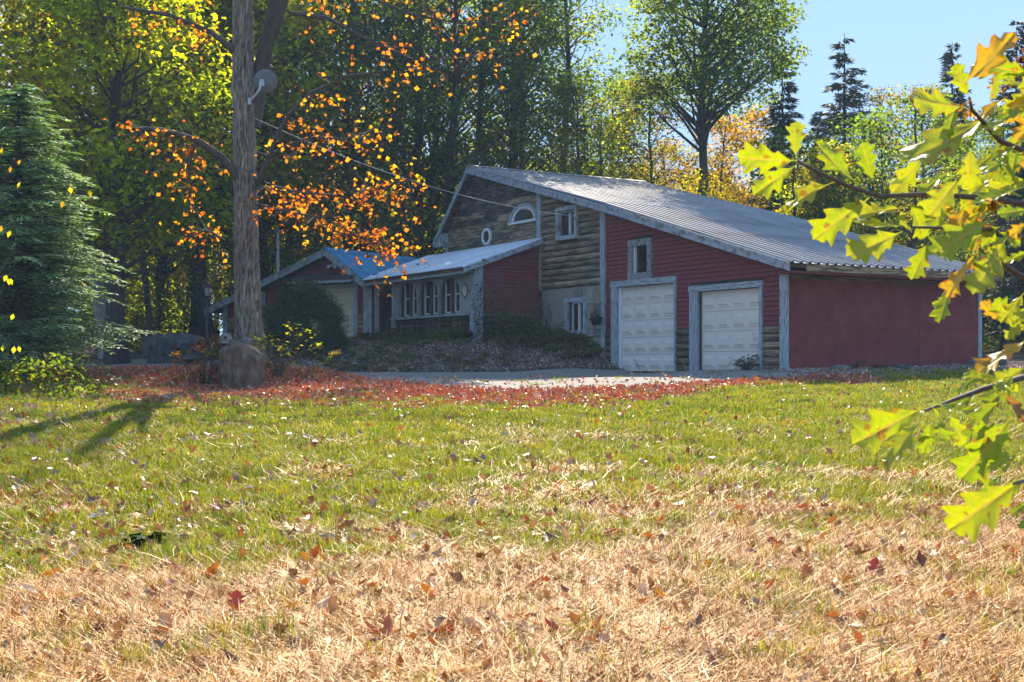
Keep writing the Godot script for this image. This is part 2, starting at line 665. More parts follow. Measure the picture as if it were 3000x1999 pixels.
func build_barn() -> Node3D:
	var barn := thing("barn_house", "large red and log barn house with long ribbed metal roof and two white garage doors", "house", Vector3(6.796, 0, -32.254), -1.0350)
	var base := 1.30
	var holes := [[-6.32, -5.53, 4.07, 5.07], [-7.14, -4.36, base, 3.84], [-3.32, -0.81, base, 3.53], [-10.22, -9.36, 5.57, 6.43], [-9.68, -8.85, 2.53, 3.52]]
	# walls behind the cladding
	var w := MB.new()
	wall_strips(w, -18.08, 0.0, base - 0.5, func(x): return roof_y(x) - 0.12, holes, -0.2, -0.05, [-15.95, -7.4])
	w.box(-0.2, -0.02, base - 0.5, 3.9, -7.2, -0.2)
	w.box(-18.08, -17.9, base - 0.5, 6.4, -7.2, -0.2)
	wall_strips(w, -18.08, -0.02, base - 0.5, func(x): return roof_y(x) - 0.12, [], -7.35, -7.2, [-15.95, -7.4])
	w.box(-17.9, -0.2, base - 0.5, base - 0.02, -7.2, -0.2)
	part("wall", w, mats.inside, barn)
	var facade := group_in(barn, "front_cladding")
	# ---- red clapboards
	var cut := [[-6.56, -5.40, 4.0, 5.20], [-7.42, -4.28, base, 4.02], [-3.67, -0.70, base, 3.69]]
	var y := 2.52
	var row := 0
	while y < 6.2:
		var y1 := y + 0.125
		for s in stretches(-7.74, -0.03, y, y1, cut):
			var x1: float = s[1]
			# the roof line limits the row
			var lim := -7.4 + (6.33 - 0.14 - y) / 0.2838
			var e := 0.0
			if x1 > lim:
				x1 = lim
				e = 0.4
			if x1 - s[0] > 0.06:
				var q := clap_mesh(s[0], x1, y, y1, -0.048 + rf(0, 0.002), minf(e, x1 - s[0] - 0.02))
				part("clapboard", q, mats.red if rng.randf() < 0.6 else mats.red2, facade)
		y = y1
		row += 1
	# ---- log piers beside the doors
	for span in [[-7.74, -7.42], [-4.28, -3.67], [-0.70, -0.03]]:
		for k in 6:
			var ya := base + 0.02 + k * 0.2
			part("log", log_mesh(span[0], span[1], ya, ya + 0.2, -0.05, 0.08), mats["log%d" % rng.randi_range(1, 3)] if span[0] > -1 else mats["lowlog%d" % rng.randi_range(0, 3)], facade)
	# ---- upper logs between the corner boards
	y = 4.0
	while y < 7.1:
		var h := rf(0.185, 0.205)
		if y < 4.05:
			h = 0.2
		for s in stretches(-11.41, -7.98, y, y + h, [[-10.42, -9.22, 5.50, 6.56]]):
			var lim := -15.95 + (8.58 - 0.1 - y - h * 0.5) / 0.2632
			var x1 := minf(s[1], lim)
			if x1 - s[0] > 0.1:
				part("log", log_mesh(s[0], x1, y, y + h, -0.05, 0.10), mats["log%d" % (rng.randi_range(0, 2) if y > 4.1 else 3)], facade)
		y += h
	# ---- weathered slab boards on the gable
	y = 5.25
	row = 0
	while y < 8.4:
		var h := rf(0.2, 0.24)
		var lo := maxf(-18.02, -18.6 + (y + h - 6.13 + 0.12) / 0.9245)
		var hi := minf(-11.66, -15.95 + (8.58 - 0.12 - y - h * 0.6) / 0.2632)
		if hi - lo < 0.2:
			break
		var x := lo
		while x < hi - 0.05:
			var x1 := minf(hi, x + rf(1.3, 3.6))
			if hi - x1 < 0.5:
				x1 = hi
			var tone: int
			if y > 7.15:
				tone = rng.randi_range(0, 1)
			elif y > 6.5:
				tone = [0, 1, 0, 2, 3][rng.randi_range(0, 4)] if x < -13.2 else [1, 2, 2, 3][rng.randi_range(0, 3)]
			else:
				tone = [2, 4, 3, 4, 1][rng.randi_range(0, 4)]
			part("slab_board", slab_board(x + 0.004, x1 - 0.004, y, y + h - 0.006, -0.05, 0.022 + rf(0, 0.018)), mats["slab%d" % tone], facade)
			x = x1
		y += h
	# ---- corner boards and trim
	for b in [[-18.16, -18.02, 5.2, 6.42], [-11.66, -11.41, 3.96, 7.32], [-7.98, -7.74, 3.95, 6.36], [-7.92, -7.76, base, 3.95], [-0.03, 0.19, base, 3.88]]:
		var m := MB.new()
		m.box(b[0], b[1], b[2], b[3], -0.06, 0.045)
		if b[0] == -0.03:
			m.box(0.0, 0.05, b[2], b[3], -0.2, -0.06)
		part("corner_board", m, mats.trim_v, facade)
	var m := MB.new()
	m.box(-8.02, -7.70, 6.18, 6.24, -0.06, 0.07)
	part("corner_board", m, mats.trim_v, facade)
	# ---- garage doors
	for d in [[-7.42, -4.28, 4.02, -7.14, -4.36, 3.84, 5], [-3.67, -0.70, 3.69, -3.32, -0.81, 3.53, 4]]:
		var b := MB.new()
		b.box(d[0], d[3], base, d[5], -0.17, 0.03)
		part("door_jamb", b, mats.trim_v, barn)
		b = MB.new()
		b.box(d[4], d[1], base, d[5], -0.17, 0.03)
		part("door_jamb", b, mats.trim_v, barn)
		b = MB.new()
		b.box(d[0] - 0.02, d[1] + 0.02, d[5], d[2], -0.17, 0.05)
		part("door_header", b, mats.trim_h, barn)
		overhead_door(barn, d[3] + 0.01, d[4] - 0.01, base + 0.03, d[5] - 0.01, -0.13, d[6], 4, mats.door)
	m = MB.new()
	m.box(-7.13, -7.0, base + 0.02, 3.83, -0.129, -0.05)
	part("door_stop", m, mats.white, barn)
	# ---- small window in the red wall
	var win := group_in(barn, "window")
	frame_parts(win, -6.54, -5.42, 4.02, 5.19, 0.19, -0.06, 0.04, mats.oldtrim, "frame")
	m = MB.new()
	m.box(-6.33, -6.27, 4.08, 5.06, -0.12, -0.02)
	part("sash", m, mats.white, win)
	m = MB.new()
	m.box(-5.58, -5.53, 4.08, 5.06, -0.12, -0.03)
	part("sash", m, mats.oldtrim, win)
	pane_at(win, -6.27, -5.58, 4.08, 5.06, -0.1, mats.glass)
	# ---- window in the logs
	win = group_in(barn, "window")
	frame_parts(win, -10.42, -9.22, 5.50, 6.56, 0.13, -0.06, 0.09, mats.trim, "frame")
	frame_parts(win, -10.27, -9.36, 5.60, 6.42, 0.04, -0.14, -0.05, mats.white, "sash")
	m = MB.new()
	m.box(-9.84, -9.77, 5.67, 6.35, -0.13, -0.04)
	part("sash", m, mats.white, win)
	pane_at(win, -10.2, -9.43, 5.67, 6.35, -0.1, mats.glass)
	for k in 3:
		m = MB.new()
		var xa := -9.78 + k * 0.06
		m.tube([Vector3(xa, 5.6, -0.28 - 0.02 * (k % 2)), Vector3(xa, 6.42, -0.28 - 0.02 * (k % 2))], [0.04, 0.036], 8)
		part("curtain", m, mats.curtain, win)
	# ---- arched window in the gable
	win = group_in(barn, "arched_window")
	var ring := MB.new()
	var inner := MB.new()
	var glass := MB.new()
	for k in 16:
		var a0 := PI * k / 16.0
		var a1 := PI * (k + 1) / 16.0
		var f := func(a: float, r: float, z: float): return Vector3(-12.52 + cos(a) * 0.92 * r, 6.34 + sin(a) * 0.60 * r, z)
		var mid: Vector3 = f.call((a0 + a1) / 2, 0.93, -0.02)
		ring.quad(f.call(a0, 1.0, 0.07), f.call(a1, 1.0, 0.07), f.call(a1, 0.86, 0.07), f.call(a0, 0.86, 0.07), mid)
		ring.quad(f.call(a0, 1.0, 0.07), f.call(a1, 1.0, 0.07), f.call(a1, 1.0, -0.05), f.call(a0, 1.0, -0.05), mid)
		ring.quad(f.call(a0, 0.86, 0.07), f.call(a1, 0.86, 0.07), f.call(a1, 0.86, -0.05), f.call(a0, 0.86, -0.05), mid)
		mid = f.call((a0 + a1) / 2, 0.79, -0.05)
		inner.quad(f.call(a0, 0.86, 0.03), f.call(a1, 0.86, 0.03), f.call(a1, 0.72, 0.03), f.call(a0, 0.72, 0.03), mid)
		inner.quad(f.call(a0, 0.72, 0.03), f.call(a1, 0.72, 0.03), f.call(a1, 0.72, -0.05), f.call(a0, 0.72, -0.05), mid)
		glass.tri(f.call(0, 0.0, 0.0), f.call(a0, 0.73, 0.0), f.call(a1, 0.73, 0.0), Vector3(-12.5, 6.4, -1))
	part("frame", ring, mats.trim, win)
	part("sash", inner, mats.white, win)
	m = MB.new()
	m.box(-13.46, -11.66, 6.28, 6.36, -0.05, 0.09)
	part("sill", m, mats.white, win)
	part("pane", glass, mats.dark_glass, win)
	# ---- eight-sided window
	win = group_in(barn, "octagonal_window")
	ring = MB.new()
	glass = MB.new()
	for k in 8:
		var a0 := TAU * (k + 0.5) / 8.0
		var a1 := TAU * (k + 1.5) / 8.0
		var f := func(a: float, r: float, z: float): return Vector3(-15.03 + cos(a) * 0.335 * r, 6.035 + sin(a) * 0.32 * r, z)
		var mid: Vector3 = f.call((a0 + a1) / 2, 0.85, -0.02)
		ring.quad(f.call(a0, 1.0, 0.06), f.call(a1, 1.0, 0.06), f.call(a1, 0.7, 0.06), f.call(a0, 0.7, 0.06), mid)
		ring.quad(f.call(a0, 1.0, 0.06), f.call(a1, 1.0, 0.06), f.call(a1, 1.0, -0.05), f.call(a0, 1.0, -0.05), mid)
		ring.quad(f.call(a0, 0.7, 0.06), f.call(a1, 0.7, 0.06), f.call(a1, 0.7, -0.05), f.call(a0, 0.7, -0.05), mid)
		glass.tri(f.call(0, 0.0, 0.01), f.call(a0, 0.7, 0.01), f.call(a1, 0.7, 0.01), Vector3(-15, 6, -1))
	part("frame", ring, mats.white, win)
	part("pane", glass, mats.dark_glass, win)
	# ---- lower wall of pieced boards with a window
	var low := group_in(barn, "patched_wall")
	var patches := [[-11.41, -9.98, 2.3, 3.97, "ply"], [-9.97, -8.82, 3.64, 3.97, "ply"], [-8.81, -8.42, 3.42, 3.97, "ply2"], [-8.81, -8.42, 2.92, 3.41, "ply"], [-8.81, -8.45, 2.40, 2.91, "ply2"], [-8.41, -7.92, 3.40, 3.97, "ply"], [-8.44, -8.30, 2.35, 3.39, "ply3"], [-8.29, -7.92, 2.97, 3.39, "ply3"], [-8.29, -7.92, 2.62, 2.96, "ply2"], [-8.29, -7.92, 2.35, 2.61, "ply3"], [-9.97, -8.82, 2.3, 2.50, "ply3"]]
	for p in patches:
		m = MB.new()
		m.box(p[0], p[1] - 0.012, p[2], p[3] - 0.012, -0.06, -0.03 + rf(0.0, 0.025))
		part("wall_panel", m, mats[p[4]], low)
	m = MB.new()
	m.box(-11.41, -7.92, 1.0, 2.34, -0.06, -0.028)
	part("foundation", m, mats.concrete, low)
	for d in [["5", -8.18, 3.10, 0.24], ["S", -8.03, 3.12, 0.24], ["S", -8.22, 2.72, 0.2], ["3", -8.66, 2.5, 0.26], ["3", -8.24, 2.42, 0.17], ["5", -8.13, 2.42, 0.17], ["9", -8.02, 2.42, 0.17]]:
		var t := TextMesh.new()
		t.text = d[0]
		var f := SystemFont.new()
		f.font_names = PackedStringArray(["Droid Serif"])
		t.font = f
		t.font_size = 32
		t.pixel_size = d[3] / 26.0
		t.depth = 0.006
		var o := part("painted_digit", t, mats.oldtrim, low)
		o.position = Vector3(d[1], d[2] + 0.08, 0.003)
	for c in [[-11.0, 3.1, 0.22, 0.42], [-9.28, 3.78, 0.3, 0.16]]:
		m = MB.new()
		var pts := []
		for k in 9:
			var a := TAU * k / 9.0
			pts.append(Vector2(c[0] + cos(a) * c[2] * rf(0.75, 1.1), c[1] + sin(a) * c[3] * rf(0.75, 1.1)))
		m.prism(pts, -0.03, 0.0)
		part("patch_board", m, mats.ply3, low)
	win = group_in(barn, "window")
	frame_parts(win, -9.95, -8.78, 2.47, 3.63, 0.13, -0.06, 0.05, mats.trim, "frame")
	frame_parts(win, -9.72, -8.9, 2.55, 3.50, 0.05, -0.15, -0.06, mats.white, "sash")
	m = MB.new()
	m.box(-9.32, -9.24, 2.6, 3.45, -0.14, -0.05)
	part("sash", m, mats.white, win)
	pane_at(win, -9.68, -8.94, 2.6, 3.45, -0.11, mats.glass)
	m = MB.new()
	m.box(-9.23, -8.9, 2.6, 3.45, -0.2, -0.18)
	part("curtain", m, mats.ply2, win)
	# ---- plain red end wall
	var end := group_in(barn, "end_wall")
	var seams := [0.05, 1.36, 3.77, 6.13, 7.3]
	for k in 4:
		m = MB.new()
		m.box(-0.02, 0.022 + rf(0, 0.004), 2.63, 3.84, -seams[k + 1] + 0.003, -seams[k] - 0.003)
		part("panel", m, mats.redpanel if k % 2 else mats.redpanel2, end)
	seams = [0.05, 2.56, 4.95, 7.3]
	for k in 3:
		m = MB.new()
		m.box(-0.02, 0.022 + rf(0, 0.004), 0.9, 2.515, -seams[k + 1] + 0.003, -seams[k] - 0.003)
		part("panel", m, mats.redpanel2 if k % 2 else mats.redpanel, end)
	m = MB.new()
	m.box(-0.02, 0.042, 2.516, 2.629, -3.35, -0.06)
	part("belt_board", m, mats.redpanel2, end)
	m = MB.new()
	m.box(-0.02, 0.052, 2.505, 2.622, -7.29, -3.355)
	part("belt_board", m, mats.redpanel, end)
	m = MB.new()
	m.box(-0.02, 0.06, 1.0, 3.84, -7.44, -7.301)
	part("corner_board", m, mats.trim_v, end)
	m = MB.new()
	m.box(0.0, 0.05, 3.70, 3.86, -7.3, -0.25)
	part("frieze_board", m, mats.frieze, end)
	for k in 3:
		m = MB.new()
		m.box(0.60, 0.64, 3.86, 4.03, [-0.25, -2.66, -5.03][k] - [2.4, 2.36, 2.55][k], [-0.25, -2.66, -5.03][k])
		part("eave_board", m, mats.fascia_wood, end)
		m = MB.new()
		m.box(0.641, 0.655, 3.955, 4.03, [-0.26, -2.9, -5.3][k] - [2.62, 2.38, 2.3][k], [-0.26, -2.9, -5.3][k])
		part("eave_board", m, mats.fascia_wood, end)
	m = MB.new()
	m.box(0.0, 0.6, 3.80, 3.86, -7.5, 0.2)
	part("soffit_board", m, mats.redpanel2, end)
	# ---- roof
	var roof := group_in(barn, "roof")
	m = MB.new()
	for k in 3:
		var a: Vector2 = ROOF[k]
		var b: Vector2 = ROOF[k + 1]
		m.prism([a - Vector2(0, 0.02), b - Vector2(0, 0.02), b - Vector2(0, 0.12), a - Vector2(0, 0.12)], -7.55, 0.27)
	part("roof_deck", m, mats.deck, roof)
	var sheets := 9
	var zw := 7.9 / sheets
	for k in sheets:
		var za := 0.3 - (k + 1) * zw
		var zb := 0.3 - k * zw
		var j := rf(-0.004, 0.004)
		part("roof_panel", ribbed(ROOF[2] + Vector2(-0.35, 0.13 + j), ROOF[3] + Vector2(0.06, j - 0.016), za, zb, zw / 3.0, 0.052, false), mats["tin%d" % rng.randi_range(0, 2)], roof)
		part("roof_panel", ribbed(ROOF[1] + Vector2(0, 0.02 + j), ROOF[2] + Vector2(rf(0.02, 0.06), 0.03 + j), za, zb, zw / 3.0, 0.052, false), mats["tin%d" % rng.randi_range(0, 2)], roof)
		part("roof_panel", ribbed(ROOF[1] + Vector2(0, 0.02 + j), ROOF[0] + Vector2(-0.04, 0.0), za, zb, zw / 3.0, 0.052, false), mats["tin%d" % rng.randi_range(0, 2)], roof)
	m = MB.new()
	m.prism([ROOF[1] + Vector2(0, 0.10), ROOF[1] + Vector2(0.25, 0.03), ROOF[1] + Vector2(0.25, 0.015), ROOF[1] + Vector2(0, 0.07)], -7.6, 0.31)
	m.prism([ROOF[1] + Vector2(0, 0.10), ROOF[1] + Vector2(-0.2, -0.10), ROOF[1] + Vector2(-0.2, -0.12), ROOF[1] + Vector2(0, 0.07)], -7.6, 0.31)
	part("ridge_cap", m, mats.tin1, roof)
	# ---- rake boards: each in pieces as nailed
	var pa := ROOF[1] as Vector2
	part("rake_board", board_along(ROOF[0] + Vector2(0, 0.0), pa, 0.20, 0.27, 0.32), mats.trim, roof)
	for seg in [[0.0, 1.0, 1, 2], [0.0, 0.47, 2, 3], [0.47, 0.83, 2, 3], [0.83, 1.0, 2, 3]]:
		var a: Vector2 = ROOF[seg[2]].lerp(ROOF[seg[3]], seg[0])
		var b: Vector2 = ROOF[seg[2]].lerp(ROOF[seg[3]], seg[1])
		part("rake_board", board_along(a + Vector2(0.002, 0), b - Vector2(0.002, 0), 0.22, 0.27, 0.31), mats.trim, roof)
		part("rake_trim", board_along(a + Vector2(0.002, 0.01), b - Vector2(0.002, -0.01), 0.075, 0.311, 0.333), mats.trim, roof)
	m = MB.new()
	m.prism([Vector2(-18.62, 5.93), Vector2(-18.0, 5.93), Vector2(-18.0, 6.42), Vector2(-18.62, 6.06)], -0.1, 0.26)
	part("eave_return", m, mats.trim, roof)
	build_porch(barn)
	return barn

func slab_board(x0: float, x1: float, y0: float, y1: float, z: float, t: float) -> MB:
	# rough board with a wavy lower edge
	var m := MB.new()
	var k := maxi(3, int((x1 - x0) / 0.28))
	var r0 := rng.randf() * 20.0
	var mid := Vector3((x0 + x1) / 2, (y0 + y1) / 2, z - 0.2)
	for i in k:
		var a := lerpf(x0, x1, float(i) / k)
		var b := lerpf(x0, x1, float(i + 1) / k)
		var ya := y0 - 0.012 + 0.02 * sin(r0 + a * 3.1) + 0.012 * sin(r0 * 2 + a * 8.3)
		var yb := y0 - 0.012 + 0.02 * sin(r0 + b * 3.1) + 0.012 * sin(r0 * 2 + b * 8.3)
		m.quad(Vector3(a, ya, z + t + 0.012), Vector3(b, yb, z + t + 0.012), Vector3(b, y1, z + t * 0.6), Vector3(a, y1, z + t * 0.6), mid)
		m.quad(Vector3(a, ya, z), Vector3(b, yb, z), Vector3(b, yb, z + t + 0.012), Vector3(a, ya, z + t + 0.012), Vector3(mid.x, y1, z))
	m.quad(Vector3(x0, y0, z), Vector3(x0, y0, z + t), Vector3(x0, y1, z + t * 0.6), Vector3(x0, y1, z), mid)
	m.quad(Vector3(x1, y0, z), Vector3(x1, y0, z + t), Vector3(x1, y1, z + t * 0.6), Vector3(x1, y1, z), mid)
	return m

func arch_y(x: float, x0: float, x1: float) -> float:
	# flattened pointed arch
	var t := absf((x - (x0 + x1) / 2) / ((x1 - x0) / 2))
	return 3.90 + 0.49 * sqrt(maxf(0.0, 1.0 - pow(t, 2.1)))

func build_porch(barn: Node3D) -> void:
	var porch := group_in(barn, "porch")
	var zf := 2.45
	var arches := [[-17.14, -15.68], [-15.56, -14.09], [-14.02, -12.53]]
	# front wall over and between the arched openings
	var m := MB.new()
	var x := -17.6
	for a in arches:
		m.box(x, a[0], 3.2, 4.62, zf - 0.1, zf)
		for k in 20:
			var xa := lerpf(a[0], a[1], k / 20.0)
			var xb := lerpf(a[0], a[1], (k + 1) / 20.0)
			m.prism([Vector2(xa, arch_y(xa, a[0], a[1])), Vector2(xb, arch_y(xb, a[0], a[1])), Vector2(xb, 4.62), Vector2(xa, 4.62)], zf - 0.1, zf)
		x = a[1]
	m.box(x, -11.79, 3.2, 4.62, zf - 0.1, zf)
	part("front_wall", m, mats.stucco, porch)
	for a in arches:
		var w := group_in(barn, "arched_porch_window")
		var mx: float = (a[0] + a[1]) / 2
		for px in [a[0] + 0.06, mx]:
			m = MB.new()
			m.box(px - 0.065, px + 0.065, 3.2, 4.60, zf - 0.22, zf - 0.101)
			part("mullion", m, mats.brownpost, w)
		for s in [[a[0] + 0.125, mx - 0.065], [mx + 0.065, a[1] - 0.005]]:
			m = MB.new()
			m.box(s[0], s[0] + 0.035, 3.27, 4.5, zf - 0.26, zf - 0.18)
			part("sash", m, mats.white, w)
			m = MB.new()
			m.box(s[0] + 0.035, s[1], 3.84, 3.88, zf - 0.255, zf - 0.185)
			part("sash", m, mats.white, w)
			m = MB.new()
			m.box(s[0] + 0.045, s[1], 3.24, 3.29, zf - 0.255, zf - 0.185)
			part("sash", m, mats.white, w)
			pane_at(w, s[0] + 0.045, s[1], 3.29, 3.83, zf - 0.22, mats.glass)
			pane_at(w, s[0] + 0.045, s[1], 3.885, 4.5, zf - 0.22, mats.glass)
	m = MB.new()
	m.box(-17.72, -11.79, 3.12, 3.2, zf - 0.2, zf + 0.06)
	part("sill", m, mats.trim_h, porch)
	var y := 2.22
	for k in 5:
		var h := 0.182
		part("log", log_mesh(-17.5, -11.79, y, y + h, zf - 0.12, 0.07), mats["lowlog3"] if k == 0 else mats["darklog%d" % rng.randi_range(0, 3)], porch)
		y += h
	for b in [[-17.65, -17.5, 2.2, 3.12], [-11.79, -11.43, 2.1, 4.78], [-19.12, -18.98, 2.2, 4.4], [-17.62, -17.45, 3.2, 4.42]]:
		m = MB.new()
		m.box(b[0], b[1], b[2], b[3], zf - 0.1, zf + 0.04)
		part("post", m, mats.trim_v, porch)
	# doorway on the left with a shallow arch
	m = MB.new()
	for k in 10:
		var xa := lerpf(-18.98, -17.62, k / 10.0)
		var xb := lerpf(-18.98, -17.62, (k + 1) / 10.0)
		var f := func(q: float): return 4.42 - 0.34 * pow(clampf((-18.2 - q) / 0.8, 0, 1), 2.0)
		m.prism([Vector2(xa, f.call(xa)), Vector2(xb, f.call(xb)), Vector2(xb, 4.5), Vector2(xa, 4.5)], zf - 0.1, zf)
	part("door_arch", m, mats.stucco, porch)
	m = MB.new()
	m.box(-19.3, -11.5, 2.1, 2.2, 0.0, zf - 0.13)
	part("floor", m, mats.inside, porch)
	m = MB.new()
	m.box(-19.35, -19.25, 2.0, 4.9, -0.1, zf)
	part("inner_wall", m, mats.inside, porch)
	m = MB.new()
	m.box(-19.6, -18.0, 2.0, 5.3, -0.12, -0.02)
	part("inner_wall", m, mats.inside, porch)
	# right side: red clapboards over logs
	var side := group_in(barn, "porch_side")
	m = MB.new()
	m.prism_x([Vector2(0.0, 1.6), Vector2(zf - 0.1, 1.6), Vector2(zf - 0.1, 4.66), Vector2(0.0, 5.5)], -11.62, -11.52)
	part("wall", m, mats.inside, side)
	y = 3.2
	while y < 5.45:
		var lim := minf(zf - 0.05, (5.56 - y) / 0.352)
		if lim > 0.1:
			var q := clap_mesh(0.05, lim, y, y + 0.118, 0.0, 0.0 if lim > 2.3 else minf(0.33, lim - 0.04))
			turned(q, -11.52)
			part("clapboard", q, mats.red if rng.randf() < 0.6 else mats.red2, side)
		y += 0.118
	y = 1.95
	for k in 7:
		var q := log_mesh(0.05, zf - 0.05, y, y + 0.178, 0.0, 0.08)
		turned(q, -11.52)
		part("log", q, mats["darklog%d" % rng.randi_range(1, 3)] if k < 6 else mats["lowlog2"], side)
		y += 0.178
	m = MB.new()
	m.box(-11.52, -11.40, 1.9, 4.74, zf - 0.24, zf - 0.101)
	part("corner_board", m, mats.trim_v, side)
	# roof of white ribbed sheets
	var roof := group_in(barn, "porch_roof")
	var a := Vector2(0.0, 5.66)
	var b := Vector2(2.98, 4.60)
	m = MB.new()
	m.prism_x([a - Vector2(0, 0.03), b - Vector2(0.06, 0.02), b - Vector2(0.06, 0.10), a - Vector2(0, 0.12)], -19.6, -11.36)
	part("roof_deck", m, mats.deck, roof)
	for k in 10:
		var x0 := -19.65 + k * 0.834
		var q := ribbed(a, b, x0, x0 + 0.834, 0.139, 0.05, true)
		turned(q, 0.0)
		part("roof_panel", q, mats["white_tin%d" % rng.randi_range(0, 2)], roof)
	m = MB.new()
	m.box(-19.1, -11.38, 4.42, 4.58, 2.84, 2.9)
	part("eave_board", m, mats.trim_h, roof)
	m = MB.new()
	m.prism_x([a + Vector2(0, 0.01), b + Vector2(-0.02, 0.01), b - Vector2(0.02, 0.16), a - Vector2(0, 0.17)], -11.36, -11.31)
	part("rake_board", m, mats.trim, roof)
	m = MB.new()
	m.box(-19.1, -11.4, 4.47, 4.50, zf, 2.84)
	part("soffit_board", m, mats.stucco, roof)
	# oval plaque in an ornate frame
	var pl := group_in(barn, "wall_plaque")
	var fr := MB.new()
	var face := MB.new()
	for k in 24:
		var a0 := TAU * k / 24.0
		var a1 := TAU * (k + 1) / 24.0
		var f := func(t: float, inner: bool, z: float):
			if inner:
				return Vector3(-12.14 + cos(t) * 0.135, 3.92 + sin(t) * 0.17, z)
			var d := 1.0 / (absf(cos(t)) + absf(sin(t)))
			var rr := lerpf(d, 0.78, 0.42) * (1.0 + 0.05 * cos(t * 12.0))
			return Vector3(-12.14 + cos(t) * 0.23 * rr, 3.92 + sin(t) * 0.31 * rr, z)
		var mid: Vector3 = f.call((a0 + a1) / 2, true, zf - 0.1)
		fr.quad(f.call(a0, false, zf + 0.025), f.call(a1, false, zf + 0.025), f.call(a1, true, zf + 0.035), f.call(a0, true, zf + 0.035), mid)
		fr.quad(f.call(a0, false, zf + 0.025), f.call(a1, false, zf + 0.025), f.call(a1, false, zf), f.call(a0, false, zf), Vector3(-12.14, 3.92, zf))
		face.tri(Vector3(-12.14, 3.92, zf + 0.03), f.call(a0, true, zf + 0.026), f.call(a1, true, zf + 0.026), Vector3(-12.14, 3.92, 0))
	part("ornate_frame", fr, mats.ply3, pl)
	part("oval_face", face, mats.cream, pl)
	for k in 3:
		var s := MB.new()
		var yy := 3.98 - k * 0.06
		s.box(-12.2 + 0.015 * (k % 2), -12.08, yy, yy + 0.014, zf + 0.03, zf + 0.034)
		part("painted_mark", s, mats.ply3, pl)

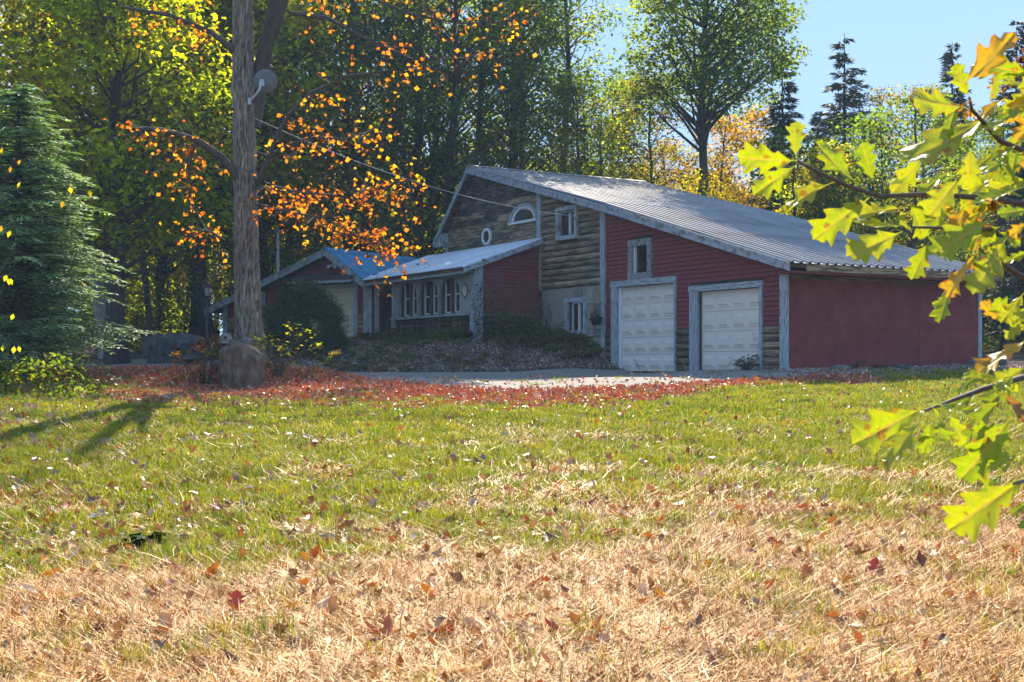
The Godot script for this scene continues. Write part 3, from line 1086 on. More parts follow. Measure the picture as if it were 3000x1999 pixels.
# ------------------------------------------------------------------ the small garage to its left
func build_annex() -> Node3D:
	var an := thing("blue_roofed_garage", "small red garage with a blue ribbed metal roof and a tan overhead door", "garage", Vector3(-5.32, 0, -47.5), -0.5654)
	var R := [Vector2(-8.1, 3.72), Vector2(-1.77, 5.86), Vector2(0.05, 4.62)]
	var top := func(x: float):
		return lerpf(R[0].y, R[1].y, (x - R[0].x) / (R[1].x - R[0].x)) if x < R[1].x else lerpf(R[1].y, R[2].y, (x - R[1].x) / (R[2].x - R[1].x))
	var w := MB.new()
	wall_strips(w, -7.4, -0.05, 1.6, func(x): return top.call(x) - 0.12, [[-3.2, -0.66, 2.0, 4.55]], -0.2, -0.05, [-1.77])
	w.box(-0.2, -0.05, 1.6, 4.4, -7.0, -0.2)
	w.box(-7.4, -7.25, 1.6, 3.8, -7.0, -0.2)
	wall_strips(w, -7.4, -0.05, 1.6, func(x): return top.call(x) - 0.12, [], -7.1, -7.0, [-1.77])
	part("wall", w, mats.inside, an)
	var front := group_in(an, "front_cladding")
	var cut := [[-3.35, -0.52, 2.0, 4.98], [-6.5, -5.2, 3.8, 4.4]]
	var y := 3.42
	while y < 5.7:
		var lo := maxf(-7.24, -8.1 + (y + 0.12 + 0.14 - 3.72) / 0.338)
		var hi := minf(-0.18, -1.77 + (5.86 - 0.14 - y - 0.12) / 0.681)
		for s in stretches(lo, hi, y, y + 0.12, cut):
			part("clapboard", clap_mesh(s[0], s[1], y, y + 0.12, -0.05), mats.red if rng.randf() < 0.5 else mats.red2, front)
		y += 0.12
	y = 1.82
	while y < 3.4:
		for s in stretches(-7.24, -0.18, y, y + 0.2, cut):
			part("log", log_mesh(s[0], s[1], y, y + 0.2, -0.05, 0.07), mats["log%d" % rng.randi_range(2, 3)] if s[0] > -1 else mats["log%d" % rng.randi_range(1, 3)], front)
		y += 0.2
	for b in [[-7.44, -7.24, 1.8, 3.88], [-0.22, -0.02, 1.8, 4.6], [-0.019, 0.14, 1.8, 4.55], [-0.69, -0.52, 2.0, 4.6], [-3.35, -3.18, 2.0, 4.6]]:
		var m := MB.new()
		m.box(b[0], b[1], b[2], b[3], -0.06, 0.05 if b[0] < -0.03 and b[0] > -8 else 0.02)
		part("corner_board", m, mats.trim_v, front)
	overhead_door(an, -3.18, -0.69, 2.33, 4.56, -0.12, 5, 1, mats.door_tan)
	var m := MB.new()
	m.box(-3.35, -0.52, 2.0, 2.33, -0.2, 0.0)
	part("door_sill", m, mats.concrete, an)
	# hood over the door
	var hood := group_in(an, "door_hood")
	m = MB.new()
	m.prism_x([Vector2(0.0, 4.98), Vector2(0.62, 4.70), Vector2(0.62, 4.66), Vector2(0.0, 4.92)], -3.5, -0.4)
	part("hood_deck", m, mats.deck, hood)
	for k in 3:
		for i in 10:
			var q := MB.new()
			var x0 := -3.5 + i * 0.31
			var za := 0.62 - k * 0.2
			q.prism_x([Vector2(za - 0.24, 4.72 + (0.62 - za + 0.24) * 0.452), Vector2(za, 4.735 + (0.62 - za) * 0.452 + 0.008), Vector2(za, 4.715 + (0.62 - za) * 0.452), Vector2(za - 0.24, 4.705 + (0.62 - za + 0.24) * 0.452)], x0 + 0.004, x0 + 0.306)
			part("shingle", q, mats.shingle, hood)
	m = MB.new()
	m.box(-3.5, -0.4, 4.56, 4.68, 0.585, 0.615)
	part("hood_board", m, mats.trim_h, hood)
	m = MB.new()
	m.prism_x([Vector2(0.02, 4.56), Vector2(0.58, 4.62), Vector2(0.58, 4.66), Vector2(0.02, 4.88)], -0.48, -0.42)
	part("hood_bracket", m, mats.trim, hood)
	# shuttered window on the left
	var win := group_in(an, "window")
	frame_parts(win, -6.5, -5.2, 3.8, 4.38, 0.11, -0.06, 0.04, mats.trim, "frame")
	m = MB.new()
	m.box(-6.38, -5.32, 3.92, 4.26, -0.1, -0.03)
	part("shutter", m, mats.ply2, win)
	var roof := group_in(an, "roof")
	m = MB.new()
	for k in 2:
		m.prism([R[k] - Vector2(0, 0.02), R[k + 1] - Vector2(0, 0.02), R[k + 1] - Vector2(0, 0.11), R[k] - Vector2(0, 0.11)], -7.3, 0.38)
	part("roof_deck", m, mats.deck, roof)
	for k in 8:
		var za := 0.4 - (k + 1) * 0.97
		part("roof_panel", ribbed(R[1] + Vector2(0, 0.02), R[2] + Vector2(0.06, 0), za, za + 0.97, 0.1617, 0.022, false), mats["blue_tin%d" % rng.randi_range(0, 2)], roof)
		part("roof_panel", ribbed(R[1] + Vector2(0, 0.02), R[0] + Vector2(-0.06, 0), za, za + 0.97, 0.1617, 0.022, false), mats["blue_tin%d" % rng.randi_range(0, 2)], roof)
	m = MB.new()
	m.prism([R[1] + Vector2(0, 0.08), R[1] + Vector2(0.2, -0.07), R[1] + Vector2(0.2, -0.085), R[1] + Vector2(0, 0.06)], -7.36, 0.41)
	m.prism([R[1] + Vector2(0, 0.08), R[1] + Vector2(-0.2, -0.02), R[1] + Vector2(-0.2, -0.035), R[1] + Vector2(0, 0.06)], -7.36, 0.41)
	part("ridge_cap", m, mats.blue_tin2, roof)
	part("rake_board", board_along(R[0], R[1], 0.24, 0.38, 0.42), mats.trim, roof)
	part("rake_board", board_along(R[1], R[2], 0.26, 0.38, 0.415), mats.trim, roof)
	part("rake_trim", board_along(R[0] + Vector2(0, 0.01), R[1] + Vector2(0, 0.01), 0.07, 0.421, 0.44), mats.trim, roof)
	part("rake_trim", board_along(R[1] + Vector2(0, 0.01), R[2] + Vector2(0, 0.01), 0.07, 0.416, 0.44), mats.trim, roof)
	m = MB.new()
	m.box(0.0, 0.1, 4.34, 4.6, -7.0, 0.37)
	part("eave_board", m, mats.trim, roof)
	# flood light under the peak
	var fl := group_in(an, "flood_light")
	m = MB.new()
	m.box(-1.66, -1.54, 5.28, 5.40, -0.03, 0.06)
	part("base", m, mats.white, fl)
	for s in [-1.0, 1.0]:
		m = MB.new()
		m.tube([Vector3(-1.6 + s * 0.05, 5.3, 0.06), Vector3(-1.6 + s * 0.12, 5.24, 0.16), Vector3(-1.6 + s * 0.17, 5.19, 0.26)], [0.03, 0.04, 0.075], 10)
		part("lamp_head", m, mats.white, fl)
	# vent pipe through the left slope
	var vp := group_in(an, "vent_pipe")
	m = MB.new()
	m.tube([Vector3(-5.96, 4.3, -1.55), Vector3(-5.96, 6.9, -1.55)], [0.07, 0.07], 12)
	part("pipe", m, mats.galv, vp)
	m = MB.new()
	m.tube([Vector3(-5.96, 5.75, -1.55), Vector3(-5.96, 5.85, -1.55)], [0.085, 0.085], 12)
	part("collar", m, mats.galv, vp)
	m = MB.new()
	m.lathe(Vector3(-5.96, 6.92, -1.55), [Vector2(0.0, -0.02), Vector2(0.16, -0.02), Vector2(0.17, 0.0), Vector2(0.05, 0.12), Vector2(0.0, 0.13)], 14)
	part("cap", m, mats.galv, vp)
	return an

# ------------------------------------------------------------------ trees and plants
const DARK := [[0.10, 0.165, 0.038], [0.13, 0.20, 0.04], [0.17, 0.23, 0.045], [0.085, 0.14, 0.042]]
const MID := [[0.15, 0.22, 0.036], [0.20, 0.27, 0.038], [0.27, 0.31, 0.04], [0.35, 0.33, 0.042]]
const LIME := [[0.36, 0.42, 0.03], [0.46, 0.46, 0.03], [0.30, 0.36, 0.03], [0.55, 0.45, 0.04], [0.20, 0.28, 0.03]]
const GOLD := [[0.40, 0.27, 0.03], [0.46, 0.27, 0.03], [0.30, 0.24, 0.03], [0.44, 0.20, 0.03]]
const ORANGE := [[0.55, 0.20, 0.03], [0.55, 0.14, 0.03], [0.60, 0.27, 0.03], [0.42, 0.10, 0.03]]
const MIXED := [[0.10, 0.13, 0.025], [0.20, 0.2, 0.03], [0.32, 0.24, 0.03], [0.36, 0.13, 0.03], [0.08, 0.11, 0.02]]
const NEEDLE := [[0.032, 0.055, 0.032], [0.042, 0.068, 0.034], [0.055, 0.085, 0.04]]
const HEMLOCK := [[0.11, 0.18, 0.08], [0.15, 0.23, 0.105], [0.24, 0.33, 0.15], [0.32, 0.40, 0.19]]
const YEW := [[0.028, 0.052, 0.020], [0.04, 0.072, 0.026], [0.06, 0.095, 0.034]]

func pick(p: Array) -> Color:
	var a: Array = p[rng.randi() % p.size()]
	var b: Array = p[rng.randi() % p.size()]
	var t := rng.randf()
	var e := rf(0.8, 1.2)
	return Color(lerpf(a[0], b[0], t) * e, lerpf(a[1], b[1], t) * e, lerpf(a[2], b[2], t) * e)

func shade(c: Color, lo: float, hi: float) -> Color:
	var e := rf(lo, hi)
	return Color(c.r * e, c.g * e, c.b * e)

func clump(l: LM, at: Vector3, r: float, flat: float, n: int, size: float, col: Color, droop := 0.3) -> void:
	for i in n:
		var p := rdir() * r * pow(rng.randf(), 0.45)
		p.y *= flat
		var a := Vector3(rf(-1, 1), -droop + rf(-0.4, 0.3), rf(-1, 1)).normalized()
		var nn := (Vector3.UP + rdir() * 0.85).normalized()
		if absf(nn.dot(a)) > 0.95:
			nn = Vector3(nn.z, nn.x, nn.y)
		var s := size * rf(0.7, 1.3)
		l.leaf(at + p, a, nn, s, s * rf(0.27, 0.36), s * 0.08, shade(col, 0.72, 1.25))

func broadleaf(sd: int, h: float, cb: float, R: float, nc: int, per: int, ls: float, pal: Array, tr: float, bare := 0.0) -> Array:
	rng.seed = sd
	var t := MB.new()
	var l := LM.new()
	var pts := []
	var rad := []
	var w := Vector2()
	for i in 11:
		var y := -0.3 + (h * 0.96 + 0.3) * i / 10.0
		pts.append(Vector3(w.x, y, w.y))
		rad.append(tr * (1.45 if i == 0 else 1.0) * pow(1.0 - 0.088 * i, 0.9) + 0.012)
		w += Vector2(rf(-1, 1), rf(-1, 1)) * h * 0.012
	t.tube(pts, rad, 9)
	var trunk_at := func(y: float) -> Vector3:
		var f := clampf((y + 0.3) / (h * 0.96 + 0.3) * 10.0, 0.0, 9.99)
		return pts[int(f)].lerp(pts[int(f) + 1], f - int(f))
	for i in nc:
		var u := pow((i + rng.randf()) / nc, 0.9)
		var y := cb + (h - cb) * u
		var prof := pow(sin(PI * clampf(u * 0.80 + 0.17, 0, 1)), 0.65)
		var a := rng.randf() * TAU
		var rr := R * prof * sqrt(rf(0.08, 1.0))
		var o := Vector3(cos(a), 0, sin(a)) * rr
		var c: Vector3 = trunk_at.call(y) + o
		if rng.randf() < 0.6:
			var y0 := maxf(cb * 0.75, y - rr * rf(0.5, 0.9) - 0.3)
			var s: Vector3 = trunk_at.call(y0)
			var m := s.lerp(c, 0.5) + Vector3(rf(-0.2, 0.2), rf(-0.25, 0.1), rf(-0.2, 0.2)) * rr * 0.4
			t.tube([s, m, c], [tr * 0.26 * (1.2 - u * 0.7), tr * 0.16 * (1.2 - u * 0.7), 0.012], 5, false)
		if rng.randf() < bare:
			continue
		var cr := rf(0.75, 1.3) * (0.34 * R * 0.55 + 0.35)
		clump(l, c, cr, 0.62, int(per * cr * cr), ls, pick(pal))
	return [t.mesh(), l.mesh()]

func conifer(sd: int, h: float, R: float, cb: float, whorls: int, pal: Array, tr: float, ls: float, open := 0.0) -> Array:
	rng.seed = sd
	var t := MB.new()
	var l := LM.new()
	t.tube([Vector3(0, -0.3, 0), Vector3(0.02, h * 0.4, 0.02), Vector3(-0.02, h * 0.8, 0), Vector3(0, h, 0)], [tr * 1.3, tr * 0.75, tr * 0.32, 0.012], 8)
	for i in whorls:
		var u := float(i) / whorls
		var y := cb + (h - cb) * u
		var nb := 6 if u < 0.8 else 4
		for k in nb:
			if rng.randf() < open:
				continue
			var a := rng.randf() * TAU
			var L := (R * pow(1.0 - u, 0.75) + 0.18) * rf(0.45, 1.15)
			var d := Vector3(cos(a), 0, sin(a))
			var sag := rf(0.12, 0.34) * L
			var lift := rf(0.05, 0.2) * L * (0.4 + u)
			var yy := y + rf(-1.6, 1.6) * (h - cb) / whorls
			var n := int(L / 0.16) + 3
			var sv := d.cross(Vector3.UP)
			var col := pick(pal)
			var q := []
			for j in n + 1:
				var f := float(j) / n
				q.append(Vector3(0, yy, 0) + d * L * f + Vector3.UP * (lift * f - sag * f * f))
			t.tube([q[0], q[n / 2], q[n]], [tr * 0.14 * (1.1 - u), tr * 0.07, 0.006], 4, false)
			for j in range(1, n + 1):
				var f := float(j) / n
				var wd := L * 0.36 * sin(PI * clampf(f * 0.8 + 0.18, 0, 1)) + 0.1
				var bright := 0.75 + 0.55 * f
				for m in 7:
					var sd_ := -1.0 if m % 2 else 1.0
					var b: Vector3 = q[j] + sv * sd_ * wd * rf(0.0, 0.6) + Vector3(0, rf(-0.05, 0.03), 0)
					var ax := (d * rf(0.4, 1.0) + sv * sd_ * rf(0.3, 0.9) + Vector3.UP * rf(-0.55, 0.1)).normalized()
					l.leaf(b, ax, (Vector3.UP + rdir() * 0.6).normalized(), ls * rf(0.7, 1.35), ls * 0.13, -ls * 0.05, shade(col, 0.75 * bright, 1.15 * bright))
	return [t.mesh(), l.mesh()]

# fine layered sprays of a hemlock that stands close
func hemlock(sd: int, h: float, R: float) -> Array:
	rng.seed = sd
	var t := MB.new()
	var l := LM.new()
	t.tube([Vector3(0, -0.3, 0), Vector3(0.05, h * 0.4, 0.02), Vector3(-0.02, h * 0.8, 0), Vector3(0, h, 0)], [0.2, 0.14, 0.07, 0.012], 10)
	for i in 58:
		var u := float(i) / 58
		var y := 0.75 + (h - 0.75) * u
		for k in 9:
			var a := rng.randf() * TAU
			var L := (R * pow(1.0 - u, 0.62) + 0.15) * rf(0.6, 1.1)
			var d := Vector3(cos(a), 0, sin(a))
			var sv := d.cross(Vector3.UP)
			var sag := rf(0.15, 0.42) * L
			var lift := rf(0.1, 0.35) * L
			var yy := y + rf(-0.1, 0.1)
			var n := int(L / 0.13) + 3
			var q := []
			for j in n + 1:
				var f := float(j) / n
				q.append(Vector3(0, yy, 0) + d * L * f + Vector3.UP * (lift * f - sag * f * f))
			t.tube([q[0], q[n / 2], q[n]], [0.024, 0.012, 0.004], 4, false)
			var base := pick(HEMLOCK)
			for j in range(int(n * 0.25), n + 1):
				var f := float(j) / n
				for side: float in [-1.0, 1.0]:
					# side twig with its own row of needles
					var tl := (L * 0.22 * sin(PI * clampf(f * 0.75 + 0.22, 0, 1)) + 0.07) * rf(0.6, 1.2)
					var td := (d * 0.75 + sv * side * rf(0.6, 1.0) + Vector3.UP * rf(-0.35, -0.02)).normalized()
					var ts := td.cross(Vector3.UP).normalized()
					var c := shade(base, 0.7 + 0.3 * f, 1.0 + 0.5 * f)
					var m := maxi(2, int(tl / 0.085))
					for e in m:
						var b: Vector3 = q[j] + td * tl * e / m + Vector3.UP * (-0.25 * tl * pow(float(e) / m, 2.0))
						var ax := (td + ts * (0.75 if e % 2 else -0.75) + Vector3.UP * rf(-0.3, 0.1)).normalized()
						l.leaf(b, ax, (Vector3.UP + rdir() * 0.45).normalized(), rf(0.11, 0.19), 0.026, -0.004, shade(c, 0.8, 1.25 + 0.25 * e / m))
	return [t.mesh(), l.mesh()]

func plant(called: String, proto: Array, x: float, d: float, size: float, label: String, category: String, group: String, bark: Material, leaf: Material, lean := Vector3.ZERO) -> Node3D:
	var o := thing(called, label, category, on(x, d), rf(0, TAU), group)
	o.scale = Vector3.ONE * size
	if lean != Vector3.ZERO:
		o.rotation = lean
	part("trunk", proto[0], bark, o)
	part("crown", proto[1], leaf, o)
	return o

func px(p: float, d: float) -> float:     # metres to the side for a bearing, at the depth d
	return (p - 1500.0) / 3750.0 * d

func build_forest() -> void:
	var bark := mat("bark", 0.075, 0.065, 0.058, 0.95, texs["streak"], Vector3(3, 0.35, 3), texs["bumpn"], 0.8)
	var leaf := leafmat("leaf", 0.45, Color(1.4, 1.4, 0.7), 0.4)
	var glow := leafmat("maple_leaf", 0.5, Color(1.5, 1.5, 0.7), 0.3)
	var ndl := leafmat("needle", 0.6, Color(0.4, 0.45, 0.25), 0.3)
	var P := {}
	P["tall"] = broadleaf(11, 20, 5.0, 3.3, 165, 58, 0.20, DARK + MID + [LIME[4], LIME[2]], 0.26)
	P["tall2"] = broadleaf(12, 20, 6.5, 3.1, 150, 58, 0.20, DARK + MID, 0.22)
	P["tall3"] = broadleaf(13, 20, 4.0, 3.6, 165, 56, 0.21, DARK + MID + [LIME[2], LIME[4], LIME[0]], 0.24)
	P["mid"] = broadleaf(14, 15, 3.0, 3.2, 125, 75, 0.19, MID + DARK.slice(2, 4), 0.18)
	P["midgold"] = broadleaf(15, 15, 3.5, 3.0, 115, 75, 0.18, MIXED, 0.17)
	P["gold"] = broadleaf(16, 13, 2.5, 2.6, 110, 75, 0.18, GOLD, 0.14)
	P["maple"] = broadleaf(17, 17, 4.5, 5.2, 200, 46, 0.27, LIME, 0.40)
	P["maple2"] = broadleaf(18, 16, 3.0, 4.4, 185, 46, 0.26, LIME + [GOLD[0], GOLD[3], LIME[1]], 0.24)
	P["aspen"] = broadleaf(19, 20.5, 11.0, 4.0, 180, 120, 0.20, DARK.slice(1, 3) + MID.slice(0, 3), 0.28)
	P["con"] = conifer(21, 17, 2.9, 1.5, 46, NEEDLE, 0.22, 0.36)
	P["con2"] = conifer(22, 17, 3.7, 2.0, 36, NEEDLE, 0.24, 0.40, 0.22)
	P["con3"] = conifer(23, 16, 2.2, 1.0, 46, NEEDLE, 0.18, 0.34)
	P["sap"] = broadleaf(24, 7, 0.7, 1.9, 80, 60, 0.15, MID + [LIME[0], LIME[3]], 0.06)
	P["sap2"] = broadleaf(25, 8, 0.6, 2.1, 90, 60, 0.15, DARK + MID.slice(0, 2), 0.07)
	P["sap3"] = broadleaf(26, 6, 1.0, 1.7, 70, 55, 0.14, LIME + GOLD.slice(0, 1), 0.05)
	P["thin"] = broadleaf(27, 17, 8.0, 1.9, 60, 70, 0.18, DARK + MID, 0.13)
	P["dead"] = broadleaf(28, 15, 3.0, 2.6, 130, 70, 0.17, MIXED, 0.15, 0.45)
	rng.seed = 77
	var far := "tall forest trees behind the buildings"
	# kind, bearing, depth, height factor, name, label
	var rows := [
		["maple", 345, 43, 0.86, "maple_tree", "broad yellow-green maple with thick dark limbs, between the hemlock and the big grey trunk"],
		["maple2", 20, 45, 0.92, "maple_tree", "lime and gold maple high above the hemlock at the edge of the wood"],
		["maple", 590, 53, 1.06, "maple_tree", "tall maple on a thick black trunk just beside the big grey trunk and lamp post"],
		["maple2", 770, 54, 0.94, "maple_tree", "bright lime maple crown showing just beside the satellite dish"],
		["maple2", 180, 57, 1.1, "maple_tree", "lime maple deep in the wood above the gravel drive"],
		["tall3", 455, 55, 0.9, "forest_tree", "dark tree on a straight trunk behind the large resting boulder"],
		["thin", 423, 50, 1.0, "forest_tree", "thin straight black trunk rising over the drive beside the leaning birch"],
		["thin", 490, 58, 1.0, "forest_tree", "slim dark trunk between the birch and the lamp post"],
		["tall", 680, 60, 0.95, "forest_tree", "dark tree half hidden by the big grey trunk"],
		["tall2", 845, 57, 1.0, "forest_tree", "dark tree rising beside the vent pipe of the small garage"],
		["tall", 915, 63, 1.0, "forest_tree", "dark tree right behind the peak of the blue roof"],
		["tall3", 1000, 55.5, 1.0, "forest_tree", "broad dark tree on a leaning trunk behind the blue roof"],
		["tall2", 1064, 59, 1.03, "forest_tree", "dark tree behind the middle of the blue roof"],
		["tall", 1140, 66, 1.05, "forest_tree", "dark tree behind the porch roof, back in the wood"],
		["tall3", 1218, 58, 1.03, "forest_tree", "dark tree on a stout trunk behind the upper end of the porch roof"],
		["tall", 1262, 64, 1.05, "forest_tree", "dark tree standing just off the steep eave of the barn"],
		["tall2", 1325, 57, 1.05, "forest_tree", "tall dark tree rising from the steep left roof edge of the barn"],
		["tall3", 1405, 63, 1.08, "forest_tree", "tall dense tree straight behind the barn's roof peak"],
		["tall", 1490, 60, 1.05, "forest_tree", "tall dense tree behind the ridge, second from the roof peak"],
		["tall2", 1560, 66, 1.06, "forest_tree", "tall tree behind the ridge, third from the roof peak"],
		["tall3", 1635, 62, 0.95, "forest_tree", "dense tree at the edge of the open sky, last of the tall dark group"],
		["mid", 1700, 58, 0.80, "forest_tree", "round green tree low behind the ridge below the open sky"],
		["mid", 1790, 65, 0.92, "forest_tree", "green tree in the gap between the tall group and the lone aspen"],
		["midgold", 1895, 60, 0.84, "forest_tree", "green and yellow tree with a reddish tip beside the lone aspen"],
		["aspen", 2022, 57, 0.98, "aspen_tree", "lone tall aspen with a bare leaning trunk and ragged crown against the sky"],
		["gold", 2125, 61, 0.86, "golden_maple", "golden yellow maple behind the roof to one side of the aspen trunk"],
		["gold", 2195, 66, 0.95, "golden_maple", "orange-gold tree under the spire of the first dark conifer"],
		["gold", 1940, 67, 0.82, "golden_maple", "small golden tree low behind the ridge before the aspen trunk"],
		["con", 2292, 61, 0.82, "conifer_tree", "dark pointed conifer standing nearest to the aspen"],
		["con2", 2475, 60, 0.87, "conifer_tree", "broad open conifer with the flat ragged top, tallest of the evergreens"],
		["con3", 2400, 58, 0.68, "conifer_tree", "shorter dark conifer between the pointed one and the broad one"],
		["dead", 2600, 58, 0.81, "forest_tree", "thin yellowish tree with bare dead tips against the sky"],
		["midgold", 2690, 63, 0.86, "forest_tree", "mixed green and russet tree beside the tree with dead tips"],
		["con3", 2790, 66, 0.98, "conifer_tree", "slim conifer spire behind the oak leaves"],
		["con", 2980, 50, 0.75, "conifer_tree", "dark conifer at the frame's edge above the oak leaves"],
		["maple2", 2440, 53, 0.55, "maple_tree", "low yellow-green maple in front of the broad conifer"],
		["sap2", 2330, 52, 1.15, "understory_tree", "dark bushy tree low behind the roof, beside the golden trees"],
		["sap2", 2540, 50, 1.2, "understory_tree", "dark bushy tree low behind the roof, under the yellow maple"],
		["sap2", 2680, 48, 1.25, "understory_tree", "dark bushy tree behind the far end of the roof"],
		["tall3", 2850, 52, 0.47, "forest_tree", "dark round tree behind the oak leaves beyond the red end wall"],
		["tall2", 2935, 46, 0.46, "forest_tree", "dark trunk standing beyond the corner of the red end wall"],
		["con", 3060, 44, 0.66, "conifer_tree", "dark evergreen beyond the red end wall at the frame's edge"],
		["sap", 300, 52, 1.0, "understory_tree", "leafy green sapling behind the leaning birch"],
		["sap3", 470, 51, 1.0, "understory_tree", "yellow-green sapling above the large resting boulder"],
		["sap2", 700, 54, 1.05, "understory_tree", "dark sapling behind the left slope of the small garage"],
		["sap", 800, 57, 1.1, "understory_tree", "green sapling behind the vent pipe"],
		["sap3", 900, 58, 1.15, "understory_tree", "yellow-green sapling behind the garage ridge"],
		["sap2", 970, 59, 1.1, "understory_tree", "dark sapling behind the blue ridge, beside the leaning trunk"],
		["sap", 1110, 60, 1.15, "understory_tree", "green sapling over the end of the blue roof"],
		["sap2", 1180, 57, 1.2, "understory_tree", "dark sapling over the top of the porch roof"],
		["sap3", 1270, 58, 1.3, "understory_tree", "yellowish sapling beside the barn's steep eave"],
		["sap", 380, 60, 1.2, "understory_tree", "green sapling deep in the wood beyond the drive"],
		["sap2", 120, 52, 1.3, "understory_tree", "dark sapling behind the hemlock"],
		["sap2", 540, 56, 1.3, "understory_tree", "dark sapling between the lamp post and the boulder"],
		["sap", 1750, 56, 1.45, "understory_tree", "green sapling peeping over the ridge under the open sky"],
		["sap3", 2060, 56, 1.3, "understory_tree", "yellow sapling over the roof beside the aspen trunk"],
	]
	for r in rows:
		var isneedle: bool = String(r[0]).begins_with("con")
		var o := plant(r[4], P[r[0]], px(r[1], r[2]), r[2], r[3], r[5], "tree" if r[4] != "understory_tree" else "sapling", far if r[4] != "understory_tree" else "young trees at the edge of the wood", bark, ndl if isneedle else (glow if r[0] in ["maple", "maple2", "gold", "sap3", "midgold"] else leaf))
		if r[0] == "aspen":
			o.rotation = Vector3(0, 0.6, -0.045)
	# leaning birch beyond the drive
	rng.seed = 31
	var b := thing("birch_tree", "pale leaning birch trunk beyond the gravel drive", "tree", on(px(318, 50), 50))
	var m := MB.new()
	m.tube([Vector3(0.1, -0.2, 0), Vector3(-0.1, 1.0, 0), Vector3(-0.42, 2.6, 0), Vector3(-0.9, 5, 0), Vector3(-1.6, 10, 0)], [0.46, 0.33, 0.28, 0.24, 0.12], 14)
	part("trunk", m, mat("birch", 0.34, 0.35, 0.36, 0.85, texs["blotch"], Vector3(1.5, 0.8, 1.5), texs["bumpn"], 0.6), b)
	var lm := LM.new()
	for i in 50:
		clump(lm, Vector3(-1.5 + rf(-2, 2), rf(7, 12), rf(-2, 2)), 0.8, 0.6, 50, 0.16, pick(LIME))
	part("crown", lm, leaf, b)
	# the wood beyond reads as one mass
	var xf := []
	var cols := []
	var xt := []
	for i in 120:
		var d := rf(70, 115)
		var x := px(rf(-500, 3500), d)
		if x > px(1650, d) and x < px(3100, d) and d < 80:
			d += 14
		var s := rf(0.5, 0.9)
		if x > px(1680, d):
			s *= 0.85
		var T := Transform3D(Basis(Vector3.UP, rng.randf() * TAU).scaled(Vector3.ONE * s), on(x, d))
		xf.append(T)
		var e := rf(0.8, 1.3)
		cols.append(Color(e * rf(0.8, 1.25), e, e * 0.9))
	scatter("distant_woodland", P["maple2"][1], glow, xf, cols)
	scatter("distant_woodland_trunks", P["maple2"][0], leafmat("tintbark", 0.95, Color(0, 0, 0)), xf, xf.map(func(_t): return Color(0.05, 0.045, 0.04)))
	# bushes on the floor of the wood
	var bush := LM.new()
	for i in 14:
		clump(bush, Vector3(rf(-0.9, 0.9), rf(0.15, 1.5), rf(-0.9, 0.9)), 0.5, 0.7, 34, 0.13, Color(1, 1, 1))
	xf = []
	cols = []
	for i in 420:
		var d := rf(47, 75)
		var x := px(rf(-150, 3250), d)
		# keep clear of the buildings and the drive
		if x > -14 and x < 15 and d < 55.5 - x * 0.25:
			continue
		if x <= -14 and d < 51.5:
			continue
		xf.append(Transform3D(Basis(Vector3.UP, rng.randf() * TAU).scaled(Vector3.ONE * rf(0.7, 1.7)), on(x, d)))
		cols.append(pick(DARK + MID + [LIME[2], LIME[0], LIME[3]]))
	scatter("undergrowth", bush.mesh(), leaf, xf, cols)

